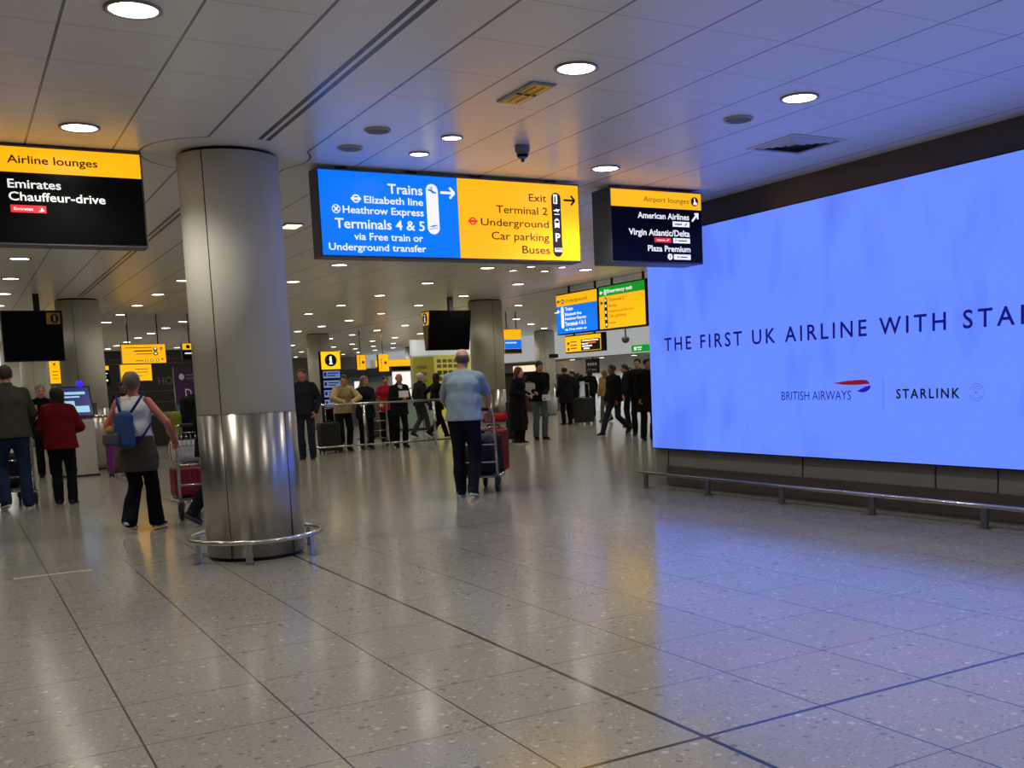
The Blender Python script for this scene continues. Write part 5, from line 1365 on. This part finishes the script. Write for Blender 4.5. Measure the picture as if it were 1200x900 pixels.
fs2.shape(p, 'print', [fs2.rect(2.42, 2.56, zz, zz + .02) for zz in (1.95, 2.05, 2.15)], M_INK)
t, inv, p = board('shop_sign', 'black hanging board with yellow top beside the far left yellow signs', 2.97, 3.2, 26.5, 1.66, 2.12, (3.09,), M_BLACKGLOSS)
fs3 = Face('Y', 26.497, .004); fs3.shape(p, 'header', [fs3.rect(2.975, 3.195, 2.02, 2.115)], M_LIT_Y); fs3.shape(p, 'print', [fs3.rect(3.0, 3.16, 1.93, 1.95), fs3.rect(3.0, 3.13, 1.86, 1.88), fs3.rect(3.02, 3.16, 1.76, 1.80)], W)
t, inv, p = board('shop_sign', 'black hanging board with yellow top right against the foreground column', 4.77, 5.15, 26, 2.21, 2.58, (4.95,), M_BLACKGLOSS)
fs.shape(p, 'header', [fs.rect(4.775, 5.145, 2.43, 2.575)], M_LIT_Y); fs.shape(p, 'pictogram', [fs.circ((4.9, 2.50), .045, 16), fs.rect(4.82, 5.0, 2.30, 2.33)], M_BLACKINK, 2.0); fs.shape(p, 'print', [fs.rect(4.82, 5.05, 2.33, 2.36)], W, 2.0)
for x0, x1, z0, z1, lab in ((11.80, 12.10, 1.97, 2.46, 'left of two yellow boards hanging over the dark sales kiosk'), (12.56, 12.92, 1.89, 2.47, 'right of two yellow boards hanging over the dark sales kiosk')):
    t, inv, p = board('direction_sign', lab, x0, x1, 34, z0, z1, ((x0 + x1) / 2,))
    f4 = Face('Y', 33.997, .004); f4.shape(p, 'print', [f4.rect(x0 + .08, x0 + .11, z0 + .1 + .09 * k, z0 + .15 + .09 * k) for k in range(4)] + [f4.circ(((x0 + x1) / 2 + .06, (z0 + z1) / 2), .05, 14)], mat('orange_ink', srgb(190, 90, 10), .5))
t, inv, p = board('direction_sign', 'yellow and blue hanging board right of the column behind the blue shirt', 13.28, 13.82, 26, 2.14, 2.80, (13.4, 13.7), M_LIT_Y)
fs.shape(p, 'blue_half', [fs.rect(13.285, 13.815, 2.27, 2.52)], M_LIT_B); fs.shape(p, 'dark_foot', [fs.rect(13.285, 13.815, 2.145, 2.265)], mat('dark_olive_panel', srgb(62, 56, 34), .5)); fs.shape(p, 'print', [fs.rect(13.32, 13.66, 2.42, 2.45)], W, 2.0)

# hoarding with the yellow poster, white wall over it and pale counter
t = thing('advertising_hoarding', 'tall yellow printed hoarding left of the column behind the blue shirt', 'hoarding', (13.95, 32.0, 0))
inv = Matrix.Translation(-t.location)
under(MB().box(12.98, 15.6, 32.0, 32.2, 0, 2.33).done('wall_panel', M_WHITEWALL), t, inv)
under(MB().box(12.98, 15.6, 32.0, 32.2, 2.335, 2.84).done('header_panel', M_FASCIA), t, inv)  # brightened by a glow added to its material
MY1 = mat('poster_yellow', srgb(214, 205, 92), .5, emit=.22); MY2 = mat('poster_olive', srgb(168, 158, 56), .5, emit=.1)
p1 = under(MB().box(12.98, 13.72, 31.985, 32.0, .0, 2.28).done('poster', MY2), t, inv); p2 = under(MB().box(13.72, 15.2, 31.985, 32.0, .0, 2.32).done('poster', MY1), t, inv)
fp = Face('Y', 31.985, .004); GI = mat('poster_grey_ink', srgb(126, 126, 80), .6); BI = mat('poster_brown_ink', srgb(104, 84, 20), .6)
fp.shape(p2, 'print', [fp.rect(13.82 + .2 * k, 13.97 + .2 * k, 2.08 - .17 * j, 2.19 - .17 * j) for k in range(4) for j in range(2)], GI)
fp.shape(p2, 'print', [fp.rect(13.82 + .2 * k, 13.98 + .2 * k, 1.68 - .2 * j, 1.82 - .2 * j) for k in range(5) for j in range(2)], BI)
fp.shape(p1, 'print', [fp.rect(13.1, 13.45, 1.9 - .22 * j, 2.0 - .22 * j) for j in range(4)], GI)
t = thing('counter', 'pale teal service counter below the yellow hoarding', 'counter', (12.4, 30.3, 0))
MB().box(-.62, .5, -.3, .3, .06, .90, .01).done('body', mat('counter_teal', srgb(150, 172, 166), .4), t)
MB().box(-.66, .54, -.34, .34, .90, .95, .008).done('worktop', mat('counter_grey', srgb(120, 128, 126), .3), t)
MB().box(-.6, .48, -.28, .28, 0, .06).done('plinth', M_BLACKMETAL, t)
MB().box(.0, .02, -.304, -.298, .08, .88).done('joint', M_BLACKMETAL, t)

t = thing('sales_kiosk', 'dark roofed sales kiosk with pale body beyond the barrier', 'kiosk', (13.2, 36.6, 0))
MB().box(-1.2, .62, -.5, .7, 1.74, 2.05, .01).done('fascia', mat('kiosk_slate', srgb(44, 52, 58), .4), t)
MB().box(-1.0, .5, -.2, .6, 0, 1.74).done('body', mat('kiosk_pale', srgb(140, 146, 146), .5), t)
MB().box(-.72, -.4, -.21, -.2, .9, 1.6).done('lit_screen', M_LIT_W, t)
MB().box(-1.15, .58, -.5, -.2, 0, 1.0, .01).done('counter_front', M_GREYMETAL, t)

t = thing('shop_unit', 'dark shop unit with faint lettering behind the woman with the backpack', 'shop', (6.2, 30.5, 0))
MB().box(-2.6, 1.8, 0, 2.0, 0, 2.62).done('shell', mat('shop_dark', srgb(34, 31, 30), .45), t)
fh = Face('Y', 0, .01)
fh.shape(t, 'shelf_line', [fh.rect(-2.5, 1.7, zz, zz + .02) for zz in (1.2, 1.5, 2.25, 2.38)], mat('shop_shelf', srgb(84, 80, 74), .5))
fh.text(t, 'HO', -1.30, -.93, 1.68, .2, mat('shop_letter', srgb(112, 108, 104), .5), .0)
t = thing('far_shop', 'far shop front with yellow lit fascia and white panels, left of the hoarding', 'shop', (17.2, 44, 0))
MB().box(-1.1, 1.3, 0, .6, 0, 2.56).done('shell', mat('shop_pale', srgb(186, 186, 186), .5), t)
MB().box(-1.1, 1.3, -.05, 0, 2.26, 2.54).done('fascia', M_LIT_Y, t)
MB().box(-.9, 1.1, -.04, 0, 2.06, 2.24).done('dark_band', M_BLACKGLOSS, t)
MB().box(-.35, .5, -.02, 0, .9, 2.0).done('white_poster', M_LIT_W, t)

# shops and small fittings under the white bulkhead
t = thing('shop_display', 'black hanging price board with pale print under the white bulkhead', 'sign', (21.42, 34.6, 1.56)); inv = Matrix.Translation(-t.location)
pz = under(MB().box(21.53, 21.59, 34.3, 35.22, 1.56, 2.11).done('board', M_BLACKGLOSS), t, inv)
under(MB().box(21.55, 21.57, 34.72, 34.78, 2.11, 2.175).done('hanger', M_BLACKMETAL), t, inv)
fz = Face('X', 21.40, .004); fz2 = Face('X', 21.53, .004); fz2.shape(pz, 'print', [fz2.rect(35.07 - .18 * k, 34.95 - .18 * k, 1.86, 1.96) for k in range(4)] + [fz2.rect(35.07, 34.47, 1.68, 1.71)], mat('grey_print', srgb(150, 150, 156), .5, emit=.3))
t = thing('exit_sign', 'small green lit exit sign at the left edge of the big screen', 'sign', (21.4, 31.3, 2.22)); inv = Matrix.Translation(-t.location)
pz = under(MB().box(21.40, 21.46, 30.6, 31.78, 2.24, 2.48).done('face_panel', M_LIT_G), t, inv)
under(MB().box(21.46, 21.5, 30.9, 31.5, 2.3, 2.42).done('bracket', M_BLACKMETAL), t, inv)
fz.shape(pz, 'pictogram', [fz.rect(31.6, 31.45, 2.30, 2.42), fz.rect(31.4, 31.1, 2.38, 2.42), fz.rect(31.35, 31.15, 2.30, 2.34)], W)
t = thing('ceiling_camera', 'grey security camera on a drop pole in front of the white bulkhead', 'camera', (15.98, 24.0, ZC))
MB().tube([(0, 0, 0), (0, 0, -.86)], .022, 10).done('pole', M_GREYMETAL, t)
MB().lathe([(.10, -.84), (.11, -.90), (.085, -.97), (.03, -1.0), (0, -1.005)], n=20).done('dome', M_GREYMETAL, t)
t = thing('column_plate', 'small black plate on the distant column right of the white bag man', 'plate', (20.1, 35.45, 2.3))
MB().box(-.05, .34, 0, .05, -.09, .06, .006).done('plate', M_BLACKMETAL, t)
t = thing('lit_shop', 'warm lit shop counter under the bulkhead behind the red-haired woman', 'shop', (22.6, 41.2, 0))
MB().box(-.4, .88, -2.2, 2.6, 0, 1.6).done('shell', mat('shop_maroon', srgb(70, 48, 44), .5), t)
MB().box(-.45, -.4, -2.0, 1.4, 1.78, 2.05).done('lit_sign', mat('lit_warm', srgb(250, 224, 190), .5, emit=1.0), t)
MB().box(-.44, -.41, -2.2, 2.6, 1.6, 1.76).done('dark_band', M_BLACKGLOSS, t)
MB().box(-.42, -.36, -2.2, -2.1, 1.6, 2.16).done('post', M_GREYMETAL, t); MB().box(-.42, -.36, 2.4, 2.5, 1.6, 2.16).done('post', M_GREYMETAL, t)
